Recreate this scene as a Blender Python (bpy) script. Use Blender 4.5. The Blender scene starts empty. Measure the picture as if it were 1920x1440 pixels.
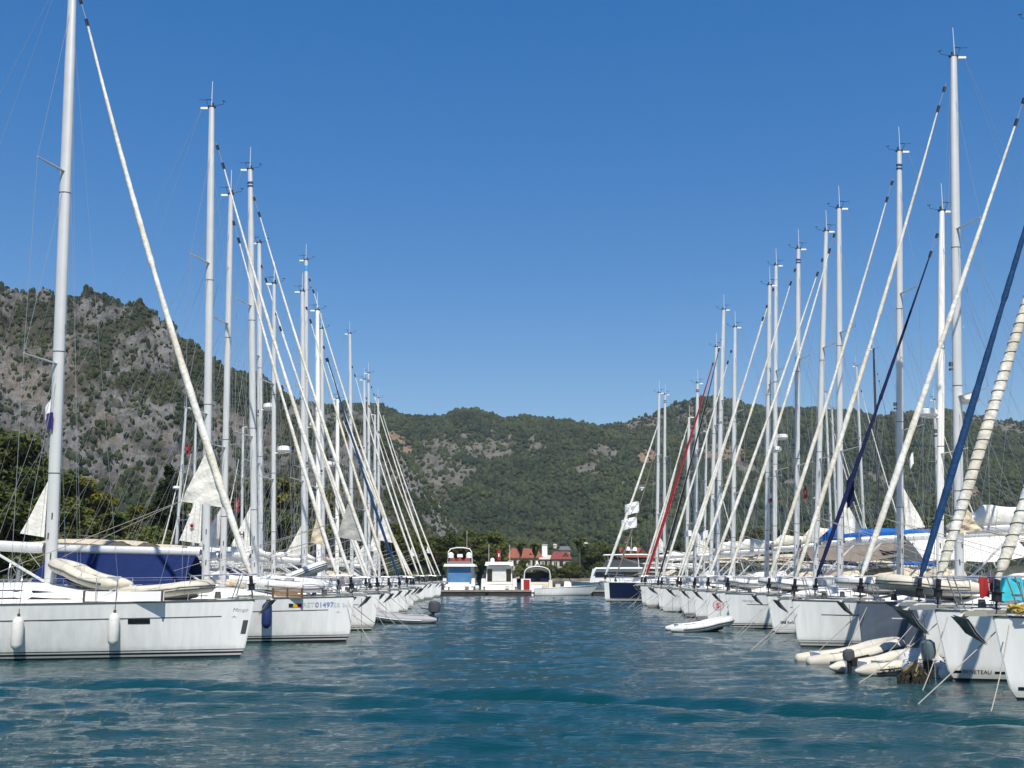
import bpy, math, random
import numpy as np
from mathutils import Vector, Matrix
random.seed(7)
rng = np.random.default_rng(11)
PI = math.pi
scene = bpy.context.scene
COL = scene.collection

# ------------------------------------------------------------------ camera
F_PX = 2000.0
CAM_H = 2.05
HORIZON = 1079.0
PITCH = math.atan((HORIZON - 720.0) / F_PX)
CP, SP = math.cos(PITCH), math.sin(PITCH)
cam_d = bpy.data.cameras.new('camera')
cam_d.sensor_width = 36.0
cam_d.lens = 36.0 * F_PX / 1920.0
cam_d.clip_start = 0.1
cam_d.clip_end = 9000
cam = bpy.data.objects.new('camera', cam_d)
cam.location = (0, 0, CAM_H)
cam.rotation_euler = (PI / 2 + PITCH, 0, 0)
COL.objects.link(cam)
scene.camera = cam


def P(px, py, Y):
    """world point seen at photo pixel (px,py) at the depth Y"""
    a = (px - 960.0) / F_PX
    b = (720.0 - py) / F_PX
    dy = CP - b * SP
    dz = SP + b * CP
    return Vector((a / dy * Y, Y, CAM_H + dz / dy * Y))


def proj(x, y, z):
    zz = z - CAM_H
    d = y * CP + zz * SP
    u = -y * SP + zz * CP
    return 960 + F_PX * x / d, 720 - F_PX * u / d


# ------------------------------------------------------------------ materials
MATS = {}


def nodes_of(m):
    m.use_nodes = True
    nt = m.node_tree
    return nt, nt.nodes, nt.links, nt.nodes['Principled BSDF']


def mat(name, col, rough=0.5, metal=0.0, var=0.0, vscale=3.0, bump=0.0, bscale=20.0, stretch=(1, 1, 1), coat=0.0,
        spec=0.5, trans=0.0):
    if name in MATS:
        return MATS[name]
    m = bpy.data.materials.new(name)
    nt, N, L, bs = nodes_of(m)
    bs.inputs['Base Color'].default_value = (*col, 1)
    bs.inputs['Roughness'].default_value = rough
    bs.inputs['Metallic'].default_value = metal
    bs.inputs['Specular IOR Level'].default_value = spec
    if coat:
        bs.inputs['Coat Weight'].default_value = coat
        bs.inputs['Coat Roughness'].default_value = 0.08
    tc = N.new('ShaderNodeTexCoord')
    mp = N.new('ShaderNodeMapping')
    mp.inputs['Scale'].default_value = stretch
    L.new(tc.outputs['Object'], mp.inputs['Vector'])
    if var:
        nz = N.new('ShaderNodeTexNoise')
        nz.inputs['Scale'].default_value = vscale
        nz.inputs['Detail'].default_value = 5
        L.new(mp.outputs[0], nz.inputs['Vector'])
        mr = N.new('ShaderNodeMapRange')
        mr.inputs['From Min'].default_value = 0.3
        mr.inputs['From Max'].default_value = 0.7
        mr.inputs['To Min'].default_value = 1 - var
        mr.inputs['To Max'].default_value = 1 + var * 0.5
        L.new(nz.outputs['Fac'], mr.inputs['Value'])
        mx = N.new('ShaderNodeMix')
        mx.data_type = 'RGBA'
        mx.blend_type = 'MULTIPLY'
        mx.inputs[0].default_value = 1
        mx.inputs[6].default_value = (*col, 1)
        L.new(mr.outputs[0], mx.inputs[7])
        L.new(mx.outputs[2], bs.inputs['Base Color'])
    if bump:
        n2 = N.new('ShaderNodeTexNoise')
        n2.inputs['Scale'].default_value = bscale
        n2.inputs['Detail'].default_value = 4
        L.new(mp.outputs[0], n2.inputs['Vector'])
        bp = N.new('ShaderNodeBump')
        bp.inputs['Strength'].default_value = bump
        bp.inputs['Distance'].default_value = 0.05
        L.new(n2.outputs['Fac'], bp.inputs['Height'])
        L.new(bp.outputs['Normal'], bs.inputs['Normal'])
    MATS[name] = m
    return m


def hull_mat(name, col, scum=(0.33, 0.31, 0.24)):
    """gelcoat with faint vertical run marks and a scum line just over the water"""
    if name in MATS:
        return MATS[name]
    m = bpy.data.materials.new(name)
    nt, N, L, bs = nodes_of(m)
    bs.inputs['Roughness'].default_value = 0.22
    bs.inputs['Coat Weight'].default_value = 0.6
    bs.inputs['Coat Roughness'].default_value = 0.05
    tc = N.new('ShaderNodeTexCoord')
    mp = N.new('ShaderNodeMapping')
    mp.inputs['Scale'].default_value = (3.0, 3.0, 0.35)
    L.new(tc.outputs['Object'], mp.inputs['Vector'])
    nz = N.new('ShaderNodeTexNoise')
    nz.inputs['Scale'].default_value = 2.2
    nz.inputs['Detail'].default_value = 6
    L.new(mp.outputs[0], nz.inputs['Vector'])
    cr = N.new('ShaderNodeMapRange')
    cr.inputs['From Min'].default_value = 0.25
    cr.inputs['From Max'].default_value = 0.75
    cr.inputs['To Min'].default_value = 0.86
    cr.inputs['To Max'].default_value = 1.04
    L.new(nz.outputs['Fac'], cr.inputs['Value'])
    mul = N.new('ShaderNodeMix')
    mul.data_type = 'RGBA'
    mul.blend_type = 'MULTIPLY'
    mul.inputs[0].default_value = 1
    mul.inputs[6].default_value = (*col, 1)
    L.new(cr.outputs[0], mul.inputs[7])
    sx = N.new('ShaderNodeSeparateXYZ')
    L.new(tc.outputs['Object'], sx.inputs[0])
    n3 = N.new('ShaderNodeTexNoise')
    n3.inputs['Scale'].default_value = 5.0
    n3.inputs['Detail'].default_value = 6
    L.new(tc.outputs['Object'], n3.inputs['Vector'])
    ad = N.new('ShaderNodeMath')
    ad.operation = 'MULTIPLY_ADD'
    ad.inputs[1].default_value = -0.22
    L.new(n3.outputs['Fac'], ad.inputs[0])
    L.new(sx.outputs['Z'], ad.inputs[2])
    r2 = N.new('ShaderNodeMapRange')
    r2.inputs['From Min'].default_value = 0.02
    r2.inputs['From Max'].default_value = 0.22
    r2.inputs['To Min'].default_value = 0.5
    r2.inputs['To Max'].default_value = 0.0
    L.new(ad.outputs[0], r2.inputs['Value'])
    mx = N.new('ShaderNodeMix')
    mx.data_type = 'RGBA'
    L.new(r2.outputs[0], mx.inputs[0])
    L.new(mul.outputs[2], mx.inputs[6])
    mx.inputs[7].default_value = (*scum, 1)
    L.new(mx.outputs[2], bs.inputs['Base Color'])
    MATS[name] = m
    return m


def sail_mat(name, col):
    """furled cloth: diagonal wrap lines as relief"""
    if name in MATS:
        return MATS[name]
    m = bpy.data.materials.new(name)
    nt, N, L, bs = nodes_of(m)
    bs.inputs['Roughness'].default_value = 0.75
    bs.inputs['Specular IOR Level'].default_value = 0.2
    tc = N.new('ShaderNodeTexCoord')
    nz = N.new('ShaderNodeTexNoise')
    nz.inputs['Scale'].default_value = 3.0
    nz.inputs['Detail'].default_value = 6
    nz.inputs['Distortion'].default_value = 0.6
    L.new(tc.outputs['Object'], nz.inputs['Vector'])
    mr = N.new('ShaderNodeMapRange')
    mr.inputs['From Min'].default_value = 0.3
    mr.inputs['From Max'].default_value = 0.7
    mr.inputs['To Min'].default_value = 0.8
    mr.inputs['To Max'].default_value = 1.08
    L.new(nz.outputs['Fac'], mr.inputs['Value'])
    mx = N.new('ShaderNodeMix')
    mx.data_type = 'RGBA'
    mx.blend_type = 'MULTIPLY'
    mx.inputs[0].default_value = 1
    mx.inputs[6].default_value = (*col, 1)
    L.new(mr.outputs[0], mx.inputs[7])
    L.new(mx.outputs[2], bs.inputs['Base Color'])
    n2 = N.new('ShaderNodeTexNoise')
    n2.inputs['Scale'].default_value = 9.0
    n2.inputs['Detail'].default_value = 5
    L.new(tc.outputs['Object'], n2.inputs['Vector'])
    bp = N.new('ShaderNodeBump')
    bp.inputs['Strength'].default_value = 0.5
    bp.inputs['Distance'].default_value = 0.06
    L.new(n2.outputs['Fac'], bp.inputs['Height'])
    L.new(bp.outputs['Normal'], bs.inputs['Normal'])
    MATS[name] = m
    return m


M_WHITE = hull_mat('gelcoat_white', (0.83, 0.835, 0.81))
M_GREYH = hull_mat('gelcoat_slate', (0.10, 0.125, 0.165))
M_NAVYH = hull_mat('gelcoat_navy', (0.008, 0.013, 0.045))
M_ANTI = mat('antifouling', (0.008, 0.01, 0.014), 0.6, var=0.3)
M_STRIPE = mat('boot_stripe', (0.012, 0.014, 0.022), 0.4)
M_STRIPEG = mat('boot_stripe_grey', (0.2, 0.2, 0.19), 0.4)
M_WSTRIPE = mat('boot_stripe_white', (0.75, 0.75, 0.73), 0.35)
M_DECK = mat('deck_gelcoat', (0.74, 0.73, 0.69), 0.5, var=0.08, vscale=6, bump=0.05)
M_TEAK = mat('teak', (0.30, 0.18, 0.09), 0.6, var=0.35, vscale=9, stretch=(0.3, 6, 6), bump=0.2)
M_GLASS = mat('dark_glass', (0.012, 0.014, 0.018), 0.08, spec=0.6)
M_MAST = mat('mast_alloy', (0.60, 0.615, 0.615), 0.38, 0.2, var=0.06, vscale=2)
M_MASTW = mat('mast_white', (0.80, 0.80, 0.76), 0.4, var=0.05)
M_MASTB = mat('mast_black', (0.02, 0.02, 0.025), 0.4)
M_STEEL = mat('stainless', (0.55, 0.56, 0.57), 0.25, 0.9)
M_WIRE = mat('rigging_wire', (0.36, 0.38, 0.40), 0.4, 0.4)
M_GALV = mat('galvanised', (0.24, 0.25, 0.25), 0.55, 0.25, var=0.3, vscale=12)
M_BLACK = mat('black_plastic', (0.012, 0.012, 0.014), 0.5)
M_DGREY = mat('dark_grey_plastic', (0.06, 0.065, 0.07), 0.5)
M_ROPE = mat('rope_pale', (0.34, 0.325, 0.29), 0.85, bump=0.3, bscale=80)
M_ROPED = mat('rope_dark', (0.09, 0.09, 0.085), 0.85)
M_ROPEY = mat('rope_yellow', (0.45, 0.33, 0.06), 0.8)
M_WPLAS = mat('white_plastic', (0.80, 0.80, 0.78), 0.4)
M_TUBEW = mat('hypalon_white', (0.60, 0.61, 0.59), 0.6, var=0.16, vscale=3, bump=0.15, bscale=7)
M_TUBEC = mat('hypalon_cream', (0.55, 0.52, 0.43), 0.65, var=0.18, vscale=3, bump=0.15, bscale=7)
M_TUBEG = mat('hypalon_grey', (0.30, 0.31, 0.32), 0.6, var=0.1, vscale=4)
M_RED = mat('red_cloth', (0.34, 0.014, 0.016), 0.7, var=0.2)
M_FLAGG = mat('flag_grey', (0.33, 0.36, 0.40), 0.8)
M_FLAGW = mat('flag_white', (0.75, 0.76, 0.76), 0.8)
M_MARO = mat('maroon_cloth', (0.20, 0.012, 0.03), 0.8, var=0.2)
M_PURP = mat('purple_cloth', (0.035, 0.025, 0.16), 0.8)
M_ORANGE = mat('orange_plastic', (0.65, 0.14, 0.05), 0.55)
M_TURQ = mat('turquoise_cloth', (0.04, 0.52, 0.62), 0.75, var=0.15, bump=0.3, bscale=6)
M_BLUEB = mat('light_blue_band', (0.06, 0.30, 0.62), 0.4)
M_NAVYB = mat('navy_band', (0.02, 0.05, 0.16), 0.4)
M_YELLOW = mat('yellow_plastic', (0.62, 0.45, 0.03), 0.5)
M_WEED = mat('weed_growth', (0.018, 0.016, 0.008), 0.8, var=0.6, vscale=14, bump=0.8, bscale=30)
M_WEEDY = mat('dry_weed', (0.28, 0.23, 0.08), 0.85, var=0.5, vscale=14)
M_CONC = mat('concrete', (0.26, 0.23, 0.19), 0.85, var=0.3, vscale=1.5, bump=0.3)
M_PIERD = mat('pier_side', (0.035, 0.033, 0.03), 0.85, var=0.4)
M_WALL = mat('plaster', (0.52, 0.48, 0.41), 0.85, var=0.1, vscale=0.5)
M_WOODW = mat('brown_wood', (0.10, 0.055, 0.03), 0.7, var=0.3)
M_TEXTB = mat('letter_blue', (0.20, 0.25, 0.48), 0.5)
M_TEXTF = mat('letter_faded', (0.50, 0.57, 0.62), 0.5)
M_TEXTK = mat('letter_black', (0.02, 0.02, 0.025), 0.5)
M_TEXTR = mat('letter_red', (0.42, 0.04, 0.06), 0.5)
M_PINK = mat('emblem_pink', (0.74, 0.56, 0.54), 0.5)
M_FENW = mat('fender_vinyl', (0.66, 0.66, 0.62), 0.45, var=0.12, vscale=6)
M_FENB = mat('fender_blue', (0.012, 0.03, 0.13), 0.6, var=0.1)
S_WHITE = sail_mat('sail_white', (0.74, 0.73, 0.68))
S_CREAM = sail_mat('sail_cream', (0.68, 0.645, 0.54))
S_GREY = sail_mat('sail_grey', (0.40, 0.40, 0.38))
S_NAVY = sail_mat('canvas_navy', (0.007, 0.012, 0.06))
S_BLUE = sail_mat('canvas_blue', (0.005, 0.017, 0.085))
S_BLUED = sail_mat('canvas_deep_blue', (0.010, 0.048, 0.135))
S_ROYAL = sail_mat('canvas_royal', (0.015, 0.12, 0.42))
S_RED = sail_mat('canvas_red', (0.30, 0.012, 0.022))
S_BLACK = sail_mat('canvas_black', (0.012, 0.013, 0.016))
S_TAUPE = sail_mat('canvas_taupe', (0.20, 0.17, 0.145))
S_GREYC = sail_mat('canvas_grey', (0.25, 0.26, 0.27))
S_BEIGE = sail_mat('canvas_beige', (0.62, 0.54, 0.40))
S_PEACH = sail_mat('canvas_peach', (0.60, 0.42, 0.30))


def foliage_mat(name, c1, c2, c3, trans=0.25):
    m = bpy.data.materials.new(name)
    nt, N, L, bs = nodes_of(m)
    bs.inputs['Roughness'].default_value = 0.75
    bs.inputs['Specular IOR Level'].default_value = 0.15
    oi = N.new('ShaderNodeObjectInfo')
    geo = N.new('ShaderNodeNewGeometry')
    tc = N.new('ShaderNodeTexCoord')
    nz = N.new('ShaderNodeTexNoise')
    nz.inputs['Scale'].default_value = 0.9
    nz.inputs['Detail'].default_value = 3
    L.new(tc.outputs['Object'], nz.inputs['Vector'])
    a = N.new('ShaderNodeMath')
    a.operation = 'MULTIPLY_ADD'
    a.inputs[1].default_value = 0.9
    L.new(nz.outputs['Fac'], a.inputs[0])
    b = N.new('ShaderNodeMath')
    b.operation = 'MULTIPLY_ADD'
    b.inputs[1].default_value = 0.5
    b.inputs[2].default_value = -0.28
    L.new(geo.outputs['Random Per Island'], b.inputs[0])
    L.new(b.outputs[0], a.inputs[2])
    c = N.new('ShaderNodeMath')
    c.operation = 'MULTIPLY_ADD'
    c.inputs[1].default_value = 0.55
    L.new(oi.outputs['Random'], c.inputs[0])
    d = N.new('ShaderNodeMath')
    d.operation = 'ADD'
    d.inputs[1].default_value = -0.27
    L.new(a.outputs[0], d.inputs[0])
    n5 = N.new('ShaderNodeTexNoise')               # stands of one kind of tree next to stands of another
    n5.inputs['Scale'].default_value = 0.011
    n5.inputs['Detail'].default_value = 3
    L.new(oi.outputs['Location'], n5.inputs['Vector'])
    f5 = N.new('ShaderNodeMath')
    f5.operation = 'MULTIPLY_ADD'
    f5.inputs[1].default_value = 1.5
    f5.inputs[2].default_value = -0.75
    L.new(n5.outputs['Fac'], f5.inputs[0])
    d5 = N.new('ShaderNodeMath')
    d5.operation = 'ADD'
    L.new(d.outputs[0], d5.inputs[0])
    L.new(f5.outputs[0], d5.inputs[1])
    L.new(d5.outputs[0], c.inputs[2])
    rp = N.new('ShaderNodeValToRGB')
    e = rp.color_ramp.elements
    e[0].position = 0.1
    e[0].color = (*c1, 1)
    e[1].position = 0.85
    e[1].color = (*c3, 1)
    k = e.new(0.45)
    k.color = (*c2, 1)
    L.new(c.outputs[0], rp.inputs[0])
    L.new(rp.outputs[0], bs.inputs['Base Color'])
    if trans:
        tr = N.new('ShaderNodeBsdfTranslucent')
        L.new(rp.outputs[0], tr.inputs['Color'])
        ms = N.new('ShaderNodeMixShader')
        ms.inputs[0].default_value = trans
        out = N['Material Output']
        L.new(bs.outputs[0], ms.inputs[1])
        L.new(tr.outputs[0], ms.inputs[2])
        L.new(ms.outputs[0], out.inputs['Surface'])
    return m


M_LEAF = foliage_mat('foliage_broadleaf', (0.045, 0.060, 0.017), (0.100, 0.122, 0.032), (0.15, 0.17, 0.042))
M_PINE = foliage_mat('foliage_pine', (0.045, 0.055, 0.012), (0.105, 0.110, 0.020), (0.17, 0.155, 0.028))
M_OLIVE = foliage_mat('foliage_brownish', (0.07, 0.05, 0.025), (0.12, 0.09, 0.04), (0.16, 0.12, 0.05))
M_CYP = foliage_mat('foliage_cypress', (0.012, 0.02, 0.008), (0.022, 0.034, 0.012), (0.036, 0.05, 0.018))
M_PALM = foliage_mat('foliage_palm', (0.03, 0.045, 0.012), (0.06, 0.08, 0.022), (0.10, 0.115, 0.035))
M_FAR = foliage_mat('foliage_hillside', (0.015, 0.026, 0.014), (0.030, 0.044, 0.019), (0.058, 0.068, 0.024), trans=0)
M_BARK = mat('bark', (0.10, 0.075, 0.055), 0.9, var=0.3, bump=0.5)


# ------------------------------------------------------------------ mesh builder
class MB:
    def __init__(self, ox=0.0):
        self.v, self.f, self.m = [], [], []
        self.ox = ox

    def add(self, verts, faces, mi=0):
        b = len(self.v)
        ox = self.ox
        self.v.extend((p[0] + ox, p[1], p[2]) for p in verts)
        self.f.extend(tuple(b + i for i in fc) for fc in faces)
        self.m.extend([mi] * len(faces))

    def box(self, c, s, mi=0, rot=None, taper=1.0):
        x, y, z = s[0] / 2, s[1] / 2, s[2] / 2
        vs = []
        for dz in (-z, z):
            k = taper if dz > 0 else 1
            vs += [Vector((-x * k, -y * k, dz)), Vector((x * k, -y * k, dz)), Vector((x * k, y * k, dz)),
                   Vector((-x * k, y * k, dz))]
        if rot is not None:
            vs = [rot @ p for p in vs]
        c = Vector(c)
        self.add([p + c for p in vs],
                 [(3, 2, 1, 0), (4, 5, 6, 7), (0, 1, 5, 4), (1, 2, 6, 5), (2, 3, 7, 6), (3, 0, 4, 7)], mi)

    def grid(self, rows, mi=0, closed=False, flip=False):
        n = len(rows[0])
        vs = [p for r in rows for p in r]
        fs = []
        for i in range(len(rows) - 1):
            for j in range(n if closed else n - 1):
                k = (j + 1) % n
                q = (i * n + j, i * n + k, (i + 1) * n + k, (i + 1) * n + j)
                fs.append(q[::-1] if flip else q)
        self.add(vs, fs, mi)

    def tube(self, path, r, n=6, mi=0, cap=True, squash=None, mfun=None):
        path = [Vector(p) for p in path]
        k = len(path)
        rows = []
        up = None
        for i, p in enumerate(path):
            t = (path[min(i + 1, k - 1)] - path[max(i - 1, 0)])
            if t.length < 1e-9:
                t = Vector((0, 0, 1))
            t.normalize()
            if up is None:
                ref = Vector((0, 1, 0)) if abs(t.y) < 0.9 else Vector((1, 0, 0))
                up = t.cross(ref).normalized()
            up = (up - t * up.dot(t)).normalized()
            sd = t.cross(up)
            rr = r[i] if isinstance(r, (list, tuple)) else r
            row = []
            for j in range(n):
                a = 2 * PI * j / n
                ru, rs = (rr, rr) if squash is None else (rr * squash[0], rr * squash[1])
                row.append(p + up * (math.cos(a) * ru) + sd * (math.sin(a) * rs))
            rows.append(row)
        b = len(self.f)
        self.grid(rows, mi, closed=True)
        if mfun:
            for q in range(b, len(self.f)):
                i, j = divmod(q - b, n)
                self.m[q] = mfun(i, j)
        if cap:
            self.add(rows[0], [tuple(range(n))[::-1]], mi)
            self.add(rows[-1], [tuple(range(n))], mi)

    def sphere(self, c, r, nu=10, nv=7, mi=0, sc=(1, 1, 1), zmin=-1.0):
        rows = []
        a0 = math.asin(zmin)
        for i in range(nv + 1):
            a = a0 + (PI / 2 - a0) * i / nv
            rows.append([(c[0] + r * sc[0] * math.cos(a) * math.cos(2 * PI * j / nu),
                          c[1] + r * sc[1] * math.cos(a) * math.sin(2 * PI * j / nu),
                          c[2] + r * sc[2] * math.sin(a)) for j in range(nu)])
        self.grid(rows, mi, closed=True)

    def build(self, name, mats, parent=None, smooth=True, ang=0.7):
        me = bpy.data.meshes.new(name)
        me.from_pydata(self.v, [], self.f)
        if not isinstance(mats, (list, tuple)):
            mats = [mats]
        for m in mats:
            me.materials.append(m)
        me.polygons.foreach_set('material_index', self.m)
        if smooth:
            me.polygons.foreach_set('use_smooth', [True] * len(me.polygons))
            me.set_sharp_from_angle(angle=ang)
        me.update()
        o = bpy.data.objects.new(name, me)
        COL.objects.link(o)
        if parent is not None:
            o.parent = parent
        return o


def np_obj(name, V, Fq, mats, parent=None, smooth=False, mi=None):
    me = bpy.data.meshes.new(name)
    V = np.asarray(V, dtype=np.float32)
    Fq = np.asarray(Fq, dtype=np.int32)
    me.vertices.add(len(V))
    me.vertices.foreach_set('co', V.ravel())
    k = Fq.shape[1]
    me.loops.add(Fq.size)
    me.loops.foreach_set('vertex_index', Fq.ravel())
    me.polygons.add(len(Fq))
    me.polygons.foreach_set('loop_start', np.arange(0, Fq.size, k, dtype=np.int32))
    me.polygons.foreach_set('loop_total', np.full(len(Fq), k, dtype=np.int32))
    if not isinstance(mats, (list, tuple)):
        mats = [mats]
    for m in mats:
        me.materials.append(m)
    if mi is not None:
        me.polygons.foreach_set('material_index', np.asarray(mi, dtype=np.int32))
    me.polygons.foreach_set('use_smooth', np.full(len(Fq), smooth, dtype=bool))
    me.update(calc_edges=True)
    me.validate()
    o = bpy.data.objects.new(name, me)
    COL.objects.link(o)
    if parent is not None:
        o.parent = parent
    return o


def tag(o, label, cat, group=None):
    o['label'] = label
    o['category'] = cat
    if group:
        o['group'] = group
    return o


def thing(name, loc, rz, label, cat, group=None):
    o = bpy.data.objects.new(name, None)
    o.empty_display_size = 0.3
    COL.objects.link(o)
    o.location = loc
    o.rotation_euler = (0, 0, rz)
    return tag(o, label, cat, group)


def text_mesh(s, size=1.0, bold=0.0, shear=0.0):
    cu = bpy.data.curves.new('t', 'FONT')
    cu.body = s
    cu.size = size
    cu.shear = shear
    cu.offset = bold
    cu.resolution_u = 3
    ob = bpy.data.objects.new('t', cu)
    COL.objects.link(ob)
    dg = bpy.context.evaluated_depsgraph_get()
    dg.update()
    me = bpy.data.meshes.new_from_object(ob.evaluated_get(dg))
    vs = [tuple(v.co) for v in me.vertices]
    fs = [tuple(p.vertices) for p in me.polygons]
    bpy.data.objects.remove(ob)
    bpy.data.meshes.remove(me)
    bpy.data.curves.remove(cu)
    return vs, fs


# ------------------------------------------------------------------ numpy noise
def _h(ix, iy, seed):
    h = (ix.astype(np.uint32) * np.uint32(374761393) + iy.astype(np.uint32) * np.uint32(668265263)
         + np.uint32(seed * 1442695041 & 0xffffffff))
    h = (h ^ (h >> np.uint32(13))) * np.uint32(1274126177)
    h = h ^ (h >> np.uint32(16))
    return (h & np.uint32(0xffffff)).astype(np.float64) / 0xffffff


def vnoise(x, y, seed=0):
    x = np.asarray(x, dtype=np.float64) + 10000.0
    y = np.asarray(y, dtype=np.float64) + 10000.0
    ix = np.floor(x).astype(np.int64)
    iy = np.floor(y).astype(np.int64)
    fx, fy = x - ix, y - iy
    fx = fx * fx * fx * (fx * (fx * 6 - 15) + 10)
    fy = fy * fy * fy * (fy * (fy * 6 - 15) + 10)
    a, b = _h(ix, iy, seed), _h(ix + 1, iy, seed)
    c, d = _h(ix, iy + 1, seed), _h(ix + 1, iy + 1, seed)
    return (a * (1 - fx) + b * fx) * (1 - fy) + (c * (1 - fx) + d * fx) * fy


def fbm(x, y, seed=0, oct=4, gain=0.5):
    s, a, t = 0.0, 1.0, 0.0
    for o in range(oct):
        s = s + a * vnoise(x * 2 ** o + o * 17.3, y * 2 ** o - o * 9.1, seed + o)
        t += a
        a *= gain
    return s / t


def ridged(x, y, seed=0, oct=4):
    s, a, t = 0.0, 1.0, 0.0
    for o in range(oct):
        s = s + a * (1 - np.abs(2 * vnoise(x * 2 ** o + o * 31.7, y * 2 ** o + o * 5.3, seed + o) - 1))
        t += a
        a *= 0.55
    return s / t


def sstep(a, b, x):
    t = np.clip((x - a) / (b - a), 0, 1)
    return t * t * (3 - 2 * t)


# ------------------------------------------------------------------ sky and sun
SUN_EL = math.radians(54)
SUN_AZ = math.radians(180 - 9)          # behind the camera, a little to its right
w = bpy.data.worlds.new('World')
scene.world = w
w.use_nodes = True
wn, wl = w.node_tree.nodes, w.node_tree.links
sky = wn.new('ShaderNodeTexSky')
sky.sky_type = 'NISHITA'
sky.sun_disc = False
sky.sun_elevation = SUN_EL
sky.sun_rotation = SUN_AZ
sky.altitude = 0
sky.air_density = 1.0
sky.dust_density = 0.3
sky.ozone_density = 2.0
bg = wn['Background']
hs = wn.new('ShaderNodeHueSaturation')          # the deep, clear blue of this dry-air sky
hs.inputs['Saturation'].default_value = 1.90
hs.inputs['Hue'].default_value = 0.512
hs.inputs['Value'].default_value = 1.40
gm = wn.new('ShaderNodeGamma')
gm.inputs['Gamma'].default_value = 0.62
wl.new(sky.outputs[0], gm.inputs['Color'])
wl.new(gm.outputs[0], hs.inputs['Color'])
wl.new(hs.outputs[0], bg.inputs['Color'])
bg.inputs['Strength'].default_value = 0.130
sd = bpy.data.lights.new('sun', 'SUN')
sd.energy = 4.6
sd.angle = math.radians(0.53)
sd.color = (1.0, 0.94, 0.84)
so = bpy.data.objects.new('sun', sd)
tosun = Vector((math.sin(SUN_AZ) * math.cos(SUN_EL), math.cos(SUN_AZ) * math.cos(SUN_EL), math.sin(SUN_EL)))
so.rotation_euler = tosun.to_track_quat('Z', 'Y').to_euler()
so.location = (0, -30, 60)
COL.objects.link(so)
scene.view_settings.view_transform = 'Standard'
scene.view_settings.look = 'None'
scene.view_settings.exposure = 0.30
scene.view_settings.gamma = 1.0


# ------------------------------------------------------------------ water
def build_water():
    nx, ny = 820, 900
    c = np.linspace(-0.8, 0.8, nx)
    Y = 4.2 * (470 / 4.2) ** (np.linspace(0, 1, ny))
    Yg, C = np.meshgrid(Y, c, indexing='ij')
    X = C * Yg
    dy = (Yg * math.log(470 / 4.2) / ny)
    Z = np.zeros_like(X)
    r = np.random.default_rng(5)
    for i in range(96):
        lam = 0.20 * (3.2 / 0.20) ** (r.random() ** 1.8)
        th = r.normal(PI / 2 + 0.15, 0.36)
        k = 2 * PI / lam
        amp = 0.0029 * lam ** 0.85
        fade = 1 - sstep(lam / 4.5, lam / 2.4, dy)
        # patchy wind: each train swells and dies over a few metres
        env = 0.35 + 1.3 * vnoise(X / (3 + 2 * lam) + i * 7.7, Yg / (5 + 3 * lam) + i * 3.1, 40 + i)
        ph = k * (X * math.cos(th) + Yg * math.sin(th)) + r.random() * 6.28
        Z += amp * env * fade * (np.sin(ph) + 0.22 * np.sin(2 * ph + 1.2))
    # the wake of a boat that has just crossed: a train of crests across the fairway
    xs = np.array([-24, -10.6, 0.4, 7.4, 14, 24])
    ys = np.array([23.4, 21.6, 19.0, 15.8, 13.4, 11])
    yc = np.interp(X, xs, ys) + 0.5 * (vnoise(X / 3.1, Yg / 30, 9) - 0.5) + 0.25 * (vnoise(X / 1.1, Yg / 9, 19) - .5)
    dd = (Yg - yc)
    env = np.exp(-((dd + 0.4) / 1.35) ** 2) * (0.75 + 0.5 * vnoise(X / 3.6, Yg / 3, 3))
    Z += 0.10 * env * np.sin(2 * PI * dd / 2.0)
    d2 = dd + 4.0
    Z += 0.020 * np.exp(-(d2 / 2.2) ** 2) * np.sin(2 * PI * d2 / 1.3 + 2 * vnoise(X / 2, Yg / 2, 4)) * (
        0.4 + vnoise(X / 2.2, Yg / 2, 6))
    V = np.stack([X, Yg, Z], -1).reshape(-1, 3)
    i = np.arange(ny - 1)[:, None] * nx + np.arange(nx - 1)[None, :]
    Fq = np.stack([i, i + 1, i + nx + 1, i + nx], -1).reshape(-1, 4)
    m = bpy.data.materials.new('sea_water')
    nt, N, L, bs = nodes_of(m)
    bs.inputs['Base Color'].default_value = (0.0020, 0.037, 0.042, 1)
    bs.inputs['Roughness'].default_value = 0.04
    bs.inputs['IOR'].default_value = 1.333
    tc = N.new('ShaderNodeTexCoord')
    mp = N.new('ShaderNodeMapping')
    mp.inputs['Scale'].default_value = (0.5, 1.5, 1)
    mp.inputs['Rotation'].default_value = (0, 0, 0.22)
    L.new(tc.outputs['Object'], mp.inputs['Vector'])
    n1 = N.new('ShaderNodeTexNoise')
    n1.inputs['Scale'].default_value = 8.0
    n1.inputs['Detail'].default_value = 5
    n1.inputs['Roughness'].default_value = 0.6
    L.new(mp.outputs[0], n1.inputs['Vector'])
    n2 = N.new('ShaderNodeTexNoise')
    n2.inputs['Scale'].default_value = 0.9
    n2.inputs['Detail'].default_value = 4
    L.new(mp.outputs[0], n2.inputs['Vector'])
    b1 = N.new('ShaderNodeBump')
    b1.inputs['Strength'].default_value = 0.70
    b1.inputs['Distance'].default_value = 0.045
    L.new(n1.outputs['Fac'], b1.inputs['Height'])
    b2 = N.new('ShaderNodeBump')
    b2.inputs['Strength'].default_value = 0.28
    b2.inputs['Distance'].default_value = 0.10
    L.new(n2.outputs['Fac'], b2.inputs['Height'])
    L.new(b1.outputs[0], b2.inputs['Normal'])
    L.new(b2.outputs[0], bs.inputs['Normal'])
    o = np_obj('water', V, Fq, m, smooth=True)
    o['kind'] = 'structure'


build_water()


# ------------------------------------------------------------------ hills
RIDGE_DV = 4


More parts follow.
